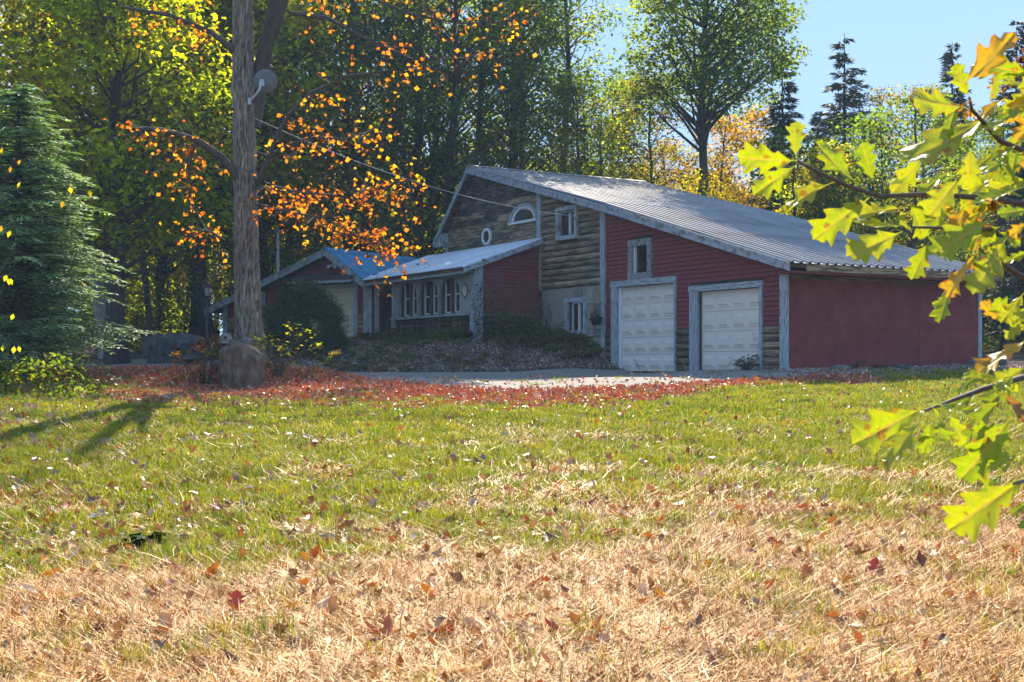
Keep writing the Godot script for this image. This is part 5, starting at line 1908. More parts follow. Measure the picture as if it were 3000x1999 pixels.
	for s in [[0.1, 4.75], [0.0, 4.35], [1.35, 3.95], [-0.1, 3.3], [0.1, 2.5], [-0.1, 2.2], [0.0, 1.6], [0.3, 0.9], [-0.2, 0.5]]:
		var e := Vector3(s[0], s[1], rf(-0.2, 0.2))
		st.tube([Vector3(-0.35, e.y * 0.55, 0), Vector3(e.x * 0.4 - 0.2, e.y * 0.85, 0), e], [0.010, 0.007, 0.003], 4, false)
		for i in 3:
			var sz := rf(0.10, 0.15)
			l.leaf(e + Vector3(rf(-0.5, 0.25), rf(-0.22, 0.18), rf(-0.2, 0.2)), Vector3(rf(-0.6, 0.6), -1.0, rf(-0.4, 0.4)).normalized(), Vector3(rf(-0.6, 0.6), 0.2, 1).normalized(), sz, sz * 0.33, 0.01, shade(pick([GOLD[0], LIME[1], LIME[3], GOLD[3]]), 0.9, 1.3))
	st.tube([Vector3(-0.4, -0.1, 0), Vector3(-0.35, 2.5, 0), Vector3(-0.2, 4.8, 0)], [0.025, 0.015, 0.006], 6)
	part("stem", st, stem, o)
	part("leaves", l, leaf, o)
	# hemlock close on the left
	rng.seed = 61
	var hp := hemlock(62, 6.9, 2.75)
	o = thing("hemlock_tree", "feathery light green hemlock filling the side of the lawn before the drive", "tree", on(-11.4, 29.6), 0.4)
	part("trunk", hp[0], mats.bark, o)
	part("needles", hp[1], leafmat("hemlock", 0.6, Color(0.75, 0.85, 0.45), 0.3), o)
	hp = hemlock(63, 5.2, 2.3)
	o = thing("hemlock_tree", "second feathery hemlock tucked behind the first one", "tree", on(-13.4, 32.6), 2.4)
	part("trunk", hp[0], mats.bark, o)
	part("needles", hp[1], mats.hemlock, o)
	# dark shrub under the hemlock
	o = thing("ground_shrub", "low dark leafy shrub with yellowing leaves under the hemlock", "shrub", on(-9.6, 25.3))
	l = LM.new()
	for i in 46:
		clump(l, Vector3(rf(-1.3, 1.3), rf(0.05, 0.75), rf(-0.9, 0.9)), 0.26, 0.8, 34, 0.10, pick(DARK + [MID[0], GOLD[2]]))
	part("leaves", l, leaf, o)
	# blue drum in the wood
	o = thing("blue_drum", "dark blue drum half hidden beyond the birch trunk", "drum", on(px(345, 52), 52))
	st = MB.new()
	st.lathe(Vector3.ZERO, [Vector2(0, 0), Vector2(0.29, 0), Vector2(0.29, 0.28), Vector2(0.305, 0.3), Vector2(0.29, 0.32), Vector2(0.29, 0.58), Vector2(0.305, 0.6), Vector2(0.29, 0.62), Vector2(0.29, 0.9), Vector2(0.27, 0.9), Vector2(0.0, 0.89)], 22)
	part("shell", st, mat("drum", 0.02, 0.05, 0.11, 0.5), o)

# ------------------------------------------------------------------ ground cover
var n1 := FastNoiseLite.new()
var n2 := FastNoiseLite.new()

func in_drive(x: float, d: float) -> bool:
	return Geometry2D.is_point_in_polygon(Vector2(x, d), drive_poly)
var drive_poly := PackedVector2Array()

func in_house(x: float, d: float) -> bool:
	var p := Vector2(x - 6.796, d - 32.254)
	var a := p.x * 0.5105 - p.y * 0.8599     # along the front
	var b := -p.x * 0.8599 - p.y * 0.5105    # out of the front
	if a < 0.02 and a > -18.1 and b < 0.0 and b > -7.3:
		return true
	if a < -11.5 and a > -19.2 and b >= 0.0 and b < 2.4:
		return true
	p = Vector2(x + 5.32, d - 47.5)
	a = p.x * 0.8443 - p.y * 0.5358
	b = -p.x * 0.5358 - p.y * 0.8443
	return a < 0.0 and a > -7.4 and b < 0.0 and b > -7.0

# share of straw and pine needles in the lawn
func straw(x: float, d: float) -> float:
	var d0 := 9.4 + clampf(x + 0.4, -4.0, 0.0) * 1.25 + clampf(x - 1.0, 0.0, 3.0) * 0.5
	var big := n1.get_noise_2d(x * 1.5, d * 1.5)
	var small := n2.get_noise_2d(x * 1.2, d * 1.2)
	var s := smoothstep(d0 + 2.6, d0 - 2.6, d + 5.0 * big + 4.5 * small)
	var patch := smoothstep(0.12, 0.5, n1.get_noise_2d(x * 1.7 + 40.0, d * 0.9) + 0.5 * small) * 0.5 * smoothstep(24.0, 14.0, d)
	return clampf(maxf(s, patch), 0.0, 1.0)

# how thick the red leaves lie
func redleaf(x: float, d: float) -> float:
	if in_drive(x, d):
		return 0.05 * smoothstep(0.9, 0.0, drive_dist(x, d)) + 0.004
	var e := drive_dist(x, d) + 1.3 * n1.get_noise_2d(x * 2.0, d * 2.0)
	var w := 5.2 + 3.0 * n2.get_noise_2d(x, d)
	if x < -3.5:
		w = lerpf(w, 8.5, clampf((-3.5 - x) / 3.0, 0, 1))
	elif x > 1.5:
		w = lerpf(w, 2.2, clampf((x - 1.5) / 4.0, 0, 1))
	if d > 33 and x > -3.0:
		return 0.0
	return smoothstep(w, w * 0.3, e) * (1.0 if x < 8.5 else 0.0)

func build_ground() -> void:
	n1.seed = 3
	n1.frequency = 0.13
	n1.fractal_octaves = 2
	n2.seed = 8
	n2.frequency = 0.55
	n2.fractal_octaves = 3
	drive_poly = drive_near.duplicate()
	drive_poly.append_array(drive_far)
	# x, depth, height
	ground_fit([
		[0, -15, -0.35], [0, 0, 0.0], [-12, 0, 0.05], [12, 0, 0.0], [-40, 0, 0.3], [40, 0, 0.2], [0, 10, 0.28], [-8, 10, 0.32], [8, 10, 0.28], [0, 20, 0.62], [-9, 20, 0.64], [9, 20, 0.66],
		[0, 27, 0.93], [3.6, 28, 1.04], [5.5, 29, 1.11], [8.5, 29.3, 1.08], [12, 30.5, 1.12], [-2.5, 29, 1.05], [-3, 33, 1.18],
		[6.8, 32.2, 1.35], [5.0, 35.3, 1.36], [2.97, 38.3, 1.36], [9.6, 33.7, 1.40], [13.1, 35.8, 1.47], [16, 34, 1.35], [20, 40, 1.7], [18, 46, 1.9], [6.8, 44, 1.5],
		[2.2, 37.6, 1.35], [0.5, 37.3, 1.33], [-2, 37.9, 1.31], [-4.5, 39.2, 1.32], [-6.5, 41, 1.5], [-9, 43, 1.64],
		[2.4, 39.3, 1.95], [1.9, 40.1, 2.3], [0.95, 41.2, 2.42], [0.6, 40.0, 1.95], [-1.5, 40.4, 2.28], [-1.2, 41.5, 2.4], [-3.4, 43.4, 2.3], [-4.9, 46.0, 2.36], [-6, 47.2, 2.34], [-7, 43.4, 1.98], [-11.6, 51.0, 2.68], [-9.5, 48.2, 2.4],
		[-6.44, 30.0, 0.88], [-6.7, 32.3, 1.42], [-5.7, 32, 1.34], [-8.5, 32, 1.25], [-10.8, 30.5, 1.2], [-7, 27, 0.86], [-12, 26, 1.0], [-13, 39.5, 1.36], [-8.5, 37, 1.34], [-12.5, 45, 1.66], [-11, 42, 1.6], [-14, 51, 2.1],
		[-30, 30, 1.3], [30, 30, 1.3], [-30, 60, 2.3], [0, 58, 2.6], [30, 60, 2.3], [0, 95, 3.4], [-45, 100, 3.6], [45, 100, 3.4], [-60, 50, 2.2], [60, 50, 2.0], [0, 125, 3.8], [-65, 0, 0.5], [65, 0, 0.4], [-65, 120, 4], [65, 120, 4],
	])
	var v := PackedVector3Array()
	var c := PackedColorArray()
	var ix := PackedInt32Array()
	var nrm := PackedVector3Array()
	for j in GNZ:
		for i in GNX:
			var x := GX0 + i * GS
			var d := GZ0 + j * GS
			var y := ggrid[j * GNX + i]
			var col := Color(0.16, 0.15, 0.045)
			if d < 34 and absf(x) < 20 and d > 3:
				col = col.lerp(Color(0.26, 0.13, 0.055), straw(x, d))
				col = col.lerp(Color(0.19, 0.075, 0.045), redleaf(x, d) * 0.9)
			if d > 31.0:
				col = col.lerp(Color(0.13, 0.105, 0.08), clampf((d - 31.0) / 4.0, 0, 1))
			if in_drive(x, d):
				y -= 0.07
			if i == 0 or i == GNX - 1:
				x *= 8.0
			if j == 0 or j == GNZ - 1:
				d = -500.0 if j == 0 else 600.0
			v.append(Vector3(x, y, -d))
			c.append(col)
			nrm.append(Vector3.ZERO)
	for j in GNZ - 1:
		for i in GNX - 1:
			var k := j * GNX + i
			ix.append(k); ix.append(k + GNX); ix.append(k + 1)
			ix.append(k + 1); ix.append(k + GNX); ix.append(k + GNX + 1)
	var m := MB.new()
	m.v = v
	m.c = c
	m.n = nrm
	m.ix = ix
	smooth(m)
	var gt := tex("soil", 0.06, 5, [[0.0, 0.45, 0.42, 0.38], [0.5, 0.8, 0.78, 0.74], [1.0, 1.0, 1.0, 1.0]])
	var gm := mat("ground", 1, 1, 1, 1.0, gt, Vector3(0.9, 0.9, 0.9), texs["bumpn"], 1.2)
	gm.vertex_color_use_as_albedo = true
	gm.uv1_world_triplanar = true
	struct("ground", m, gm)
	# gravel drive
	var rs := func(p: PackedVector2Array, t: float) -> Vector2:
		var L := 0.0
		for i in p.size() - 1:
			L += p[i].distance_to(p[i + 1])
		var s := t * L
		for i in p.size() - 1:
			var e := p[i].distance_to(p[i + 1])
			if s <= e or i == p.size() - 2:
				return p[i].lerp(p[i + 1], clampf(s / e, 0, 1))
			s -= e
		return p[0]
	var far := drive_far.duplicate()
	far.reverse()
	m = MB.new()
	var NA := 120
	var NB := 22
	for i in NA + 1:
		var a: Vector2 = rs.call(drive_near, float(i) / NA)
		var b: Vector2 = rs.call(far, float(i) / NA)
		a += (a - b).normalized() * 0.25 * n2.get_noise_1d(i * 1.7)
		for j in NB + 1:
			var p := a.lerp(b, float(j) / NB)
			m.v.append(on(p.x, p.y, 0.02 if j > 0 and j < NB else -0.02))
			m.n.append(Vector3.ZERO)
			m.c.append(Color(1, 1, 1))
	for i in NA:
		for j in NB:
			var k := i * (NB + 1) + j
			ix = PackedInt32Array([k, k + NB + 1, k + 1, k + 1, k + NB + 1, k + NB + 2])
			m.ix.append_array(ix)
	smooth(m)
	if m.n[NB * 10 + 40].y < 0:
		for i in range(0, m.ix.size(), 3):
			var t := m.ix[i]
			m.ix[i] = m.ix[i + 1]
			m.ix[i + 1] = t
		for i in m.n.size():
			m.n[i] = -m.n[i]
	var dm := mat("gravel", 0.34, 0.31, 0.285, 0.95, tex("grit", 0.09, 5, [[0.0, 0.5, 0.48, 0.47], [0.5, 0.85, 0.84, 0.82], [1.0, 1, 1, 1]]), Vector3(1.3, 1.3, 1.3), texs["bumpn"], 0.8)
	dm.uv1_world_triplanar = true
	struct("driveway", m, dm)

func spot(d0: float, d1: float, margin := 1.16) -> Vector2:
	# a place on the ground that the lens can see, even over the area
	var d := sqrt(rf(d0 * d0, d1 * d1))
	return Vector2(rf(-0.4, 0.4) * margin * d, d)

func build_lawn() -> void:
	rng.seed = 91
	var leaf := leafmat("grassblade", 0.5, Color(1.0, 1.0, 0.35), 0.28)
	var litter := leafmat("litter", 0.55, Color(0.25, 0.2, 0.12), 0.3)
	# three sizes of tuft
	var tuft := func(n: int, r: float, h: float, w: float) -> ArrayMesh:
		var l := LM.new()
		for i in n:
			var a := rng.randf() * TAU
			var p := Vector3(cos(a), 0, sin(a)) * r * sqrt(rng.randf())
			var lean := rdir()
			lean.y = 0
			var hh := h * rf(0.45, 1.15)
			var q := p + Vector3(0, hh * 0.6, 0) + lean * hh * 0.22
			var t := p + Vector3(0, hh * rf(0.75, 1.0), 0) + lean * hh * rf(0.4, 0.95)
			var s := lean.cross(Vector3.UP).normalized() * w * 0.5
			var e := rf(0.75, 1.2)
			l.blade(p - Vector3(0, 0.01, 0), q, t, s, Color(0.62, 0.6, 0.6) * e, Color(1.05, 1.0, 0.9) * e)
		return l.mesh()
	var needles := func(n: int, r: float, len: float, w: float) -> ArrayMesh:
		var l := LM.new()
		for i in n:
			var a := rng.randf() * TAU
			var p := Vector3(cos(a), 0, sin(a)) * r * sqrt(rng.randf())
			p.y = rf(0.002, 0.028)
			var dr := Vector3(rf(-1, 1), rf(-0.22, 0.3), rf(-0.7, 0.7)).normalized()
			var L := len * rf(0.5, 1.2)
			var bend := dr.cross(Vector3.UP).normalized() * L * rf(-0.15, 0.15)
			var s := dr.cross(Vector3.UP).normalized() * w * 0.5
			var e := rf(0.65, 1.25)
			l.blade(p, p + dr * L * 0.5 + bend, p + dr * L, s, Color(e, e, e), Color(e, e, e * 0.95))
		return l.mesh()
	var GREENS := [[0.21, 0.30, 0.02], [0.31, 0.36, 0.025], [0.42, 0.41, 0.03], [0.14, 0.23, 0.022], [0.48, 0.40, 0.06]]
	var DRY := [[0.66, 0.36, 0.105], [0.58, 0.31, 0.085], [0.74, 0.50, 0.25], [0.36, 0.165, 0.045], [0.70, 0.37, 0.085]]
	var lay := func(called: String, meshes: Array, count: int, d0: float, d1: float, pal: Array, want: Callable, scale: Vector2, mt: Material, tilt: float):
		var xf := []
		var cols := []
		for m in meshes:
			xf.append([])
			cols.append([])
		for i in count:
			var p := spot(d0, d1)
			if rng.randf() > want.call(p.x, p.y) or in_house(p.x, p.y):
				continue
			var k := rng.randi() % meshes.size()
			var s := rf(scale.x, scale.y) * (1.0 + 0.35 * n2.get_noise_2d(p.x * 3.0, p.y * 3.0))
			var b := Basis(Vector3.UP, rng.randf() * TAU).scaled(Vector3(s, s * rf(0.75, 1.2), s))
			if tilt > 0:
				b = Basis(rdir(), rf(0, tilt)) * b
			xf[k].append(Transform3D(b, on(p.x, p.y)))
			cols[k].append(pick(pal))
		for k in meshes.size():
			scatter(called, meshes[k], mt, xf[k], cols[k])
	var green := func(x: float, d: float) -> float:
		var g := 1.0 - straw(x, d)
		var lush := smoothstep(-0.35, 0.3, n2.get_noise_2d(x * 0.8 + 9.0, d * 0.8))
		var tuftiness := 0.05 + 0.5 * smoothstep(0.18, 0.45, n2.get_noise_2d(x * 1.3, d * 1.3))
		if in_drive(x, d):
			return 0.004
		return maxf(g * (0.3 + 0.7 * lush), tuftiness) * (1.0 - 0.93 * redleaf(x, d)) * (1.0 if d < 30 else 0.5)
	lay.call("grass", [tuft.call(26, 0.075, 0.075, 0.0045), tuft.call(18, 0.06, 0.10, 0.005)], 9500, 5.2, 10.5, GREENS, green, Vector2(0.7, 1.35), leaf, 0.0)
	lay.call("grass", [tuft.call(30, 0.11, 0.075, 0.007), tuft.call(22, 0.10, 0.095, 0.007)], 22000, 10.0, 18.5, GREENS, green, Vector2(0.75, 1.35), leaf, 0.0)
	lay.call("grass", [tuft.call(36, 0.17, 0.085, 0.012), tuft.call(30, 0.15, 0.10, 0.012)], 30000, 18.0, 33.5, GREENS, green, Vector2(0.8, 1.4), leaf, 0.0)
	# dry straw and pine needles lying flat
	var dry := func(x: float, d: float) -> float:
		return clampf(0.08 + straw(x, d), 0, 1) * (1.0 - 0.9 * redleaf(x, d)) * (0.0 if in_drive(x, d) else 1.0)
	lay.call("straw_litter", [needles.call(44, 0.14, 0.13, 0.0042), needles.call(40, 0.15, 0.16, 0.004), needles.call(30, 0.13, 0.11, 0.006)], 12500, 5.2, 11.0, DRY, dry, Vector2(0.8, 1.4), litter, 0.25)
	lay.call("straw_litter", [needles.call(40, 0.22, 0.16, 0.0075), needles.call(36, 0.24, 0.18, 0.007)], 14000, 10.5, 20.0, DRY, dry, Vector2(0.8, 1.4), litter, 0.2)
	# ferny weeds and grass on the bank before the porch
	var weeds := []
	var wc := []
	for i in 1500:
		var a := rf(-19.5, -7.9)
		var b := rf(0.1, 6.2)
		if a < -11.4:
			b = rf(2.5, 6.8)
		var X := 6.796 + a * 0.5105 - b * 0.8599
		var D := 32.254 - a * 0.8599 - b * 0.5105
		if in_drive(X, D) or in_house(X, D):
			continue
		var near_wall := smoothstep(3.6, 2.6, b) if a < -11.4 else smoothstep(1.6, 0.4, b)
		if rng.randf() > 0.25 + 0.75 * near_wall:
			continue
		weeds.append(Transform3D(Basis(Vector3.UP, rng.randf() * TAU).scaled(Vector3.ONE * rf(0.8, 1.4) * (0.8 + 0.9 * near_wall)), on(X, D)))
		wc.append(pick([[0.08, 0.13, 0.04], [0.12, 0.16, 0.05], [0.06, 0.10, 0.035], [0.22, 0.19, 0.10], [0.20, 0.13, 0.08]]))
	var wl := LM.new()
	for i in 34:
		var a := rng.randf() * TAU
		var dd := Vector3(cos(a), 0, sin(a))
		var h := rf(0.08, 0.24)
		wl.leaf(dd * rf(0, 0.12) + Vector3(0, h * 0.4, 0), (dd + Vector3(0, rf(-0.1, 0.9), 0)).normalized(), (Vector3.UP + rdir() * 0.5).normalized(), rf(0.07, 0.15), 0.02, 0.01, Color(1, 1, 1) * rf(0.8, 1.25))
	scatter("bank_weeds", wl.mesh(), leaf, weeds, wc)
	# tall dry grass stems along the porch
	weeds = []
	wc = []
	for i in 60:
		var a := rf(-17.4, -11.9)
		var b := rf(2.6, 3.2)
		weeds.append(Transform3D(Basis(Vector3.UP, rng.randf() * TAU).scaled(Vector3.ONE * rf(0.7, 1.4)), on(6.796 + a * 0.5105 - b * 0.8599, 32.254 - a * 0.8599 - b * 0.5105)))
		wc.append(Color(0.22, 0.20, 0.13))
	wl = LM.new()
	for i in 5:
		var q := Vector3(rf(-0.05, 0.05), rf(0.45, 0.8), rf(-0.05, 0.05))
		wl.blade(Vector3(rf(-0.03, 0.03), 0, 0), q * 0.6, q, Vector3(0.004, 0, 0.002), Color(0.8, 0.8, 0.8), Color(1, 1, 1))
	scatter("dry_grass_stems", wl.mesh(), leaf, weeds, wc)

# outline half-widths along the midrib
const OAK := [[0.0, 0.010], [0.10, 0.012], [0.14, 0.05], [0.20, 0.12], [0.27, 0.20], [0.30, 0.15], [0.35, 0.14], [0.44, 0.27], [0.52, 0.33], [0.535, 0.27], [0.57, 0.18], [0.62, 0.17], [0.72, 0.30], [0.78, 0.33], [0.785, 0.24], [0.81, 0.16], [0.87, 0.17], [0.92, 0.13], [0.94, 0.07], [1.0, 0.0]]
const OVAL := [[0.0, 0.01], [0.10, 0.012], [0.16, 0.10], [0.28, 0.20], [0.45, 0.25], [0.62, 0.22], [0.78, 0.14], [0.90, 0.06], [1.0, 0.0]]
const MAPLE := [[0.0, 0.01], [0.14, 0.015], [0.17, 0.30], [0.22, 0.22], [0.32, 0.26], [0.36, 0.52], [0.46, 0.44], [0.50, 0.20], [0.58, 0.18], [0.68, 0.27], [0.72, 0.16], [0.84, 0.13], [0.88, 0.06], [1.0, 0.0]]

func width_at(outline: Array, x: float) -> float:
	for i in outline.size() - 1:
		if x <= outline[i + 1][0]:
			var s: float = outline[i + 1][0] - outline[i][0]
			return lerpf(outline[i][1], outline[i + 1][1], clampf((x - outline[i][0]) / maxf(s, 1e-4), 0, 1))
	return 0.0

func blade_shape(outline: Array, cup: float, curl: float, wave: float, sd: int, col: Color, edge: Color, spots: float) -> ArrayMesh:
	# a whole leaf, midrib along +x, upper side +y, 1 m long
	var r := RandomNumberGenerator.new()
	r.seed = sd
	var m := MB.new()
	var ph := r.randf() * TAU
	var blot := []
	for i in r.randi_range(1, 5):
		blot.append(Vector3(r.randf_range(0.15, 0.95), r.randf_range(-0.25, 0.25), r.randf_range(0.015, 0.05) * (0.6 + spots)))
	var NS := 54
	var NW := 8
	var lob := [1.0 + r.randf_range(-0.15, 0.12), 1.0 + r.randf_range(-0.15, 0.12)]
	for i in NS + 1:
		var x := float(i) / NS
		for k in range(-NW, NW + 1):
			var f := float(k) / NW
			var side: int = 0 if k < 0 else 1
			var w: float = width_at(outline, clampf(x + (0.018 if side == 0 else -0.012), 0, 1)) * lob[side]
			var xx := x + absf(f) * w * 0.30
			var z := f * w
			var vein := absf(fposmod((x - absf(z) * 0.15) * 6.3 + 0.25, 1.0) - 0.5) * 2.0
			var y := cup * absf(z) + wave * sin(ph + x * 9.0 + f * 2.2) * absf(f) * w - 0.012 * exp(-pow(absf(z) / 0.02, 2.0)) + 0.006 * vein * minf(1.0, absf(z) * 12.0)
			y += 0.05 * wave * sin(ph * 3.0 + x * 23.0) * absf(f) * absf(f)
			var a := curl * xx
			var p := Vector3(xx, y, z)
			if absf(curl) > 0.01:
				p = Vector3(sin(a) / curl - sin(a) * y, (1.0 - cos(a)) / curl + cos(a) * y, z)
			m.v.append(p)
			m.n.append(Vector3.ZERO)
			var cc := col
			cc = cc.lerp(edge, clampf((absf(f) * 1.25 - 0.85 + r.randf_range(-0.25, 0.35) * spots) * 1.6, 0.0, 1.0) * spots)
			for q: Vector3 in blot:
				if Vector2(xx - q.x, z - q.y).length() < q.z:
					cc = cc.lerp(Color(0.30, 0.11, 0.03), 0.8)
			if vein > 0.86:
				cc = cc.lerp(Color(0.50, 0.46, 0.10), 0.35)
			if k == 0:
				cc = Color(0.50, 0.36, 0.10)
			m.c.append(Color(cc.r, cc.g, cc.b) * r.randf_range(0.90, 1.08))
	var W := 2 * NW + 1
	for i in NS:
		for k in 2 * NW:
			var a := i * W + k
			m.ix.append_array(PackedInt32Array([a, a + W, a + 1, a + 1, a + W, a + W + 1]))
	smooth(m)
	return m.mesh()

func small_leaf(outline: Array, cup: float, curl: float, sd: int) -> ArrayMesh:
	# few faces, for leaves on the ground
	var r := RandomNumberGenerator.new()
	r.seed = sd
	var l := LM.new()
	var ph := r.randf() * TAU
	var row := []
	for i in outline.size():
		var x: float = outline[i][0]
		var w: float = outline[i][1]
		var a := curl * x
		for f: float in [-1.0, 0.0, 1.0]:
			var y := cup * absf(f) * w + 0.10 * sin(ph + x * 7.0 + f) * absf(f) * w
			var p := Vector3(x, y, f * w)
			if absf(curl) > 0.01:
				p = Vector3(sin(a) / curl - sin(a) * y, (1.0 - cos(a)) / curl + cos(a) * y, f * w)
			l.v.append(p)
			l.c.append(Color(1, 1, 1) * r.randf_range(0.85, 1.1))
	for i in outline.size() - 1:
		for k in 2:
			var a := i * 3 + k
			l.ix.append_array(PackedInt32Array([a, a + 3, a + 1, a + 1, a + 3, a + 4]))
	return l.mesh()

func build_fallen_leaves() -> void:
	rng.seed = 101
	var lm := leafmat("fallen", 0.45, Color(0.6, 0.5, 0.4), 0.5)
	var shapes := [small_leaf(OVAL, 0.5, 1.1, 1), small_leaf(OVAL, 0.9, -0.7, 2), small_leaf(OAK, 0.4, 1.4, 3), small_leaf(OAK, 0.7, 0.5, 4), small_leaf(MAPLE, 0.35, 0.8, 5), small_leaf(MAPLE, 0.6, -0.9, 6), small_leaf(OVAL, 1.2, 1.8, 7)]
	var RED := [[0.58, 0.12, 0.04], [0.64, 0.22, 0.05], [0.46, 0.075, 0.04], [0.28, 0.08, 0.055], [0.66, 0.32, 0.09], [0.58, 0.40, 0.33], [0.44, 0.15, 0.09], [0.60, 0.14, 0.035], [0.36, 0.17, 0.12]]
	var TAN := [[0.36, 0.19, 0.10], [0.46, 0.27, 0.15], [0.24, 0.11, 0.06], [0.50, 0.36, 0.24], [0.40, 0.13, 0.04], [0.17, 0.08, 0.05], [0.50, 0.22, 0.05]]
	var DULL := [[0.30, 0.22, 0.18], [0.44, 0.35, 0.30], [0.20, 0.14, 0.11], [0.36, 0.20, 0.17], [0.55, 0.48, 0.44]]
	var pose := func(sz: float) -> Basis:
		var b := Basis(Vector3.UP, rng.randf() * TAU) * Basis(Vector3.RIGHT, rf(-0.5, 0.5) + (PI if rng.randf() < 0.4 else 0.0)) * Basis(Vector3.BACK, rf(-0.35, 0.25))
		return b.scaled(Vector3.ONE * sz)
	var put := func(called: String, count: int, place: Callable, pal: Array, size: Vector2, up: Vector2):
		var xf := []
		var cols := []
		for m in shapes:
			xf.append([])
			cols.append([])
		for i in count:
			var p: Vector2 = place.call()
			if p.y < 0 or in_house(p.x, p.y):
				continue
			var k := rng.randi() % shapes.size()
			xf[k].append(Transform3D(pose.call(rf(size.x, size.y)), on(p.x, p.y, rf(up.x, up.y))))
			cols[k].append(pick(pal))
		for k in shapes.size():
			scatter(called, shapes[k], lm, xf[k], cols[k])
	# the red bed along the drive
	put.call("red_leaf_carpet", 125000, func():
		var d := rf(20.5, 39.0)
		var p := Vector2(rf(-13.5, 8.8), d)
		return p if rng.randf() < redleaf(p.x, p.y) else Vector2(0, -1), RED, Vector2(0.08, 0.15), Vector2(0.01, 0.07))
	# loose leaves over the lawn
	put.call("scattered_leaves", 8000, func():
		var p := spot(10.0, 31.0)
		var w := 0.20 + 0.5 * smoothstep(0.0, 0.5, n2.get_noise_2d(p.x, p.y)) + 0.5 * smoothstep(-1.0, -6.0, p.x) + 0.4 * straw(p.x, p.y)
		return p if rng.randf() < w else Vector2(0, -1), TAN + TAN + DULL + [RED[0], RED[1], RED[2]], Vector2(0.07, 0.15), Vector2(0.03, 0.085))
	put.call("scattered_leaves", 3200, func(): return spot(5.3, 12.0), TAN + TAN + [RED[1]], Vector2(0.05, 0.11), Vector2(0.02, 0.05))
	# leaves on the drive
	put.call("drive_leaves", 420, func():
		var p := Vector2(rf(-12, 8), rf(26, 40))
		return p if in_drive(p.x, p.y) and rng.randf() < 0.6 else Vector2(0, -1), RED + TAN, Vector2(0.06, 0.12), Vector2(0.03, 0.05))
	# brown leaves on the bank, along the wall and in the wood
	put.call("brown_leaf_litter", 21000, func():
		var p := Vector2(rf(-9.5, 3.2), rf(37, 47))
		return p if not in_drive(p.x, p.y) else Vector2(0, -1), DULL + [TAN[0]], Vector2(0.06, 0.12), Vector2(0.01, 0.06))
	put.call("brown_leaf_litter", 6500, func():
		var s := rf(-0.3, 8.0)
		var o := rf(0.05, 2.6) * rf(0.3, 1.0)
		return Vector2(6.796 + 0.8599 * s + 0.5105 * o, 32.254 + 0.5105 * s - 0.8599 * o), DULL, Vector2(0.06, 0.12), Vector2(0.01, 0.05))
	put.call("brown_leaf_litter", 5000, func(): return Vector2(rf(-15, -7), rf(20, 33)), DULL + TAN.slice(0, 2), Vector2(0.07, 0.13), Vector2(0.01, 0.05))
	# the nearest ones, each by itself
	var kinds := [["russet", 0.42, 0.12, 0.035], ["tan", 0.48, 0.29, 0.16], ["dark brown", 0.17, 0.085, 0.055], ["orange", 0.58, 0.24, 0.04], ["pale buff", 0.58, 0.45, 0.33], ["golden yellow", 0.60, 0.36, 0.04], ["brick red", 0.42, 0.05, 0.03]]
	var forms := ["rolled oval", "hooped oval", "curled oak", "cupped oak", "flat maple", "arched maple", "tightly curled"]
	var first := {}
	for i in 310:
		var p := spot(5.75, 11.0, 0.97)
		var k := rng.randi() % shapes.size()
		var q: int = [0, 0, 1, 1, 2, 2, 3, 3, 4, 5, 0, 1, 2, 6][rng.randi() % 14]
		var o := MeshInstance3D.new()
		o.name = numbered("fallen_leaf")
		o.mesh = shapes[k]
		var e := leafmat("fallen%d" % q, 0.5, Color(0.6, 0.5, 0.35), 0.45)
		e.albedo_color = Color(kinds[q][1], kinds[q][2], kinds[q][3]).linear_to_srgb()
		o.material_override = e
		add_child(o)
		o.transform = Transform3D(pose.call(rf(0.09, 0.165)), on(p.x, p.y, rf(0.035, 0.065)))
		var col: String = ["far left", "left", "left of centre", "centre", "right of centre", "right", "far right"][clampi(int((p.x / p.y + 0.4) / 0.1143), 0, 6)]
		var rowd := "at the bottom edge" if p.y < 6.4 else ("low in the lawn" if p.y < 7.4 else ("in the straw" if p.y < 8.9 else "farther up the lawn"))
		var tip := o.transform.basis.x
		var way := ("toward the house" if tip.z < 0 else "toward us") if absf(tip.z) > absf(tip.x) else ("to the left" if tip.x < 0 else "to the right")
		var said := "%s %s leaf, tip %s, %s, %s" % [kinds[q][0], forms[k], way, col, rowd]
		if first.has(said):
			remove_child(o)
			o.free()
			names["fallen_leaf"] -= 1
			continue
		first[said] = true
		tag(o, said, "leaf", "fallen leaves on the near lawn")

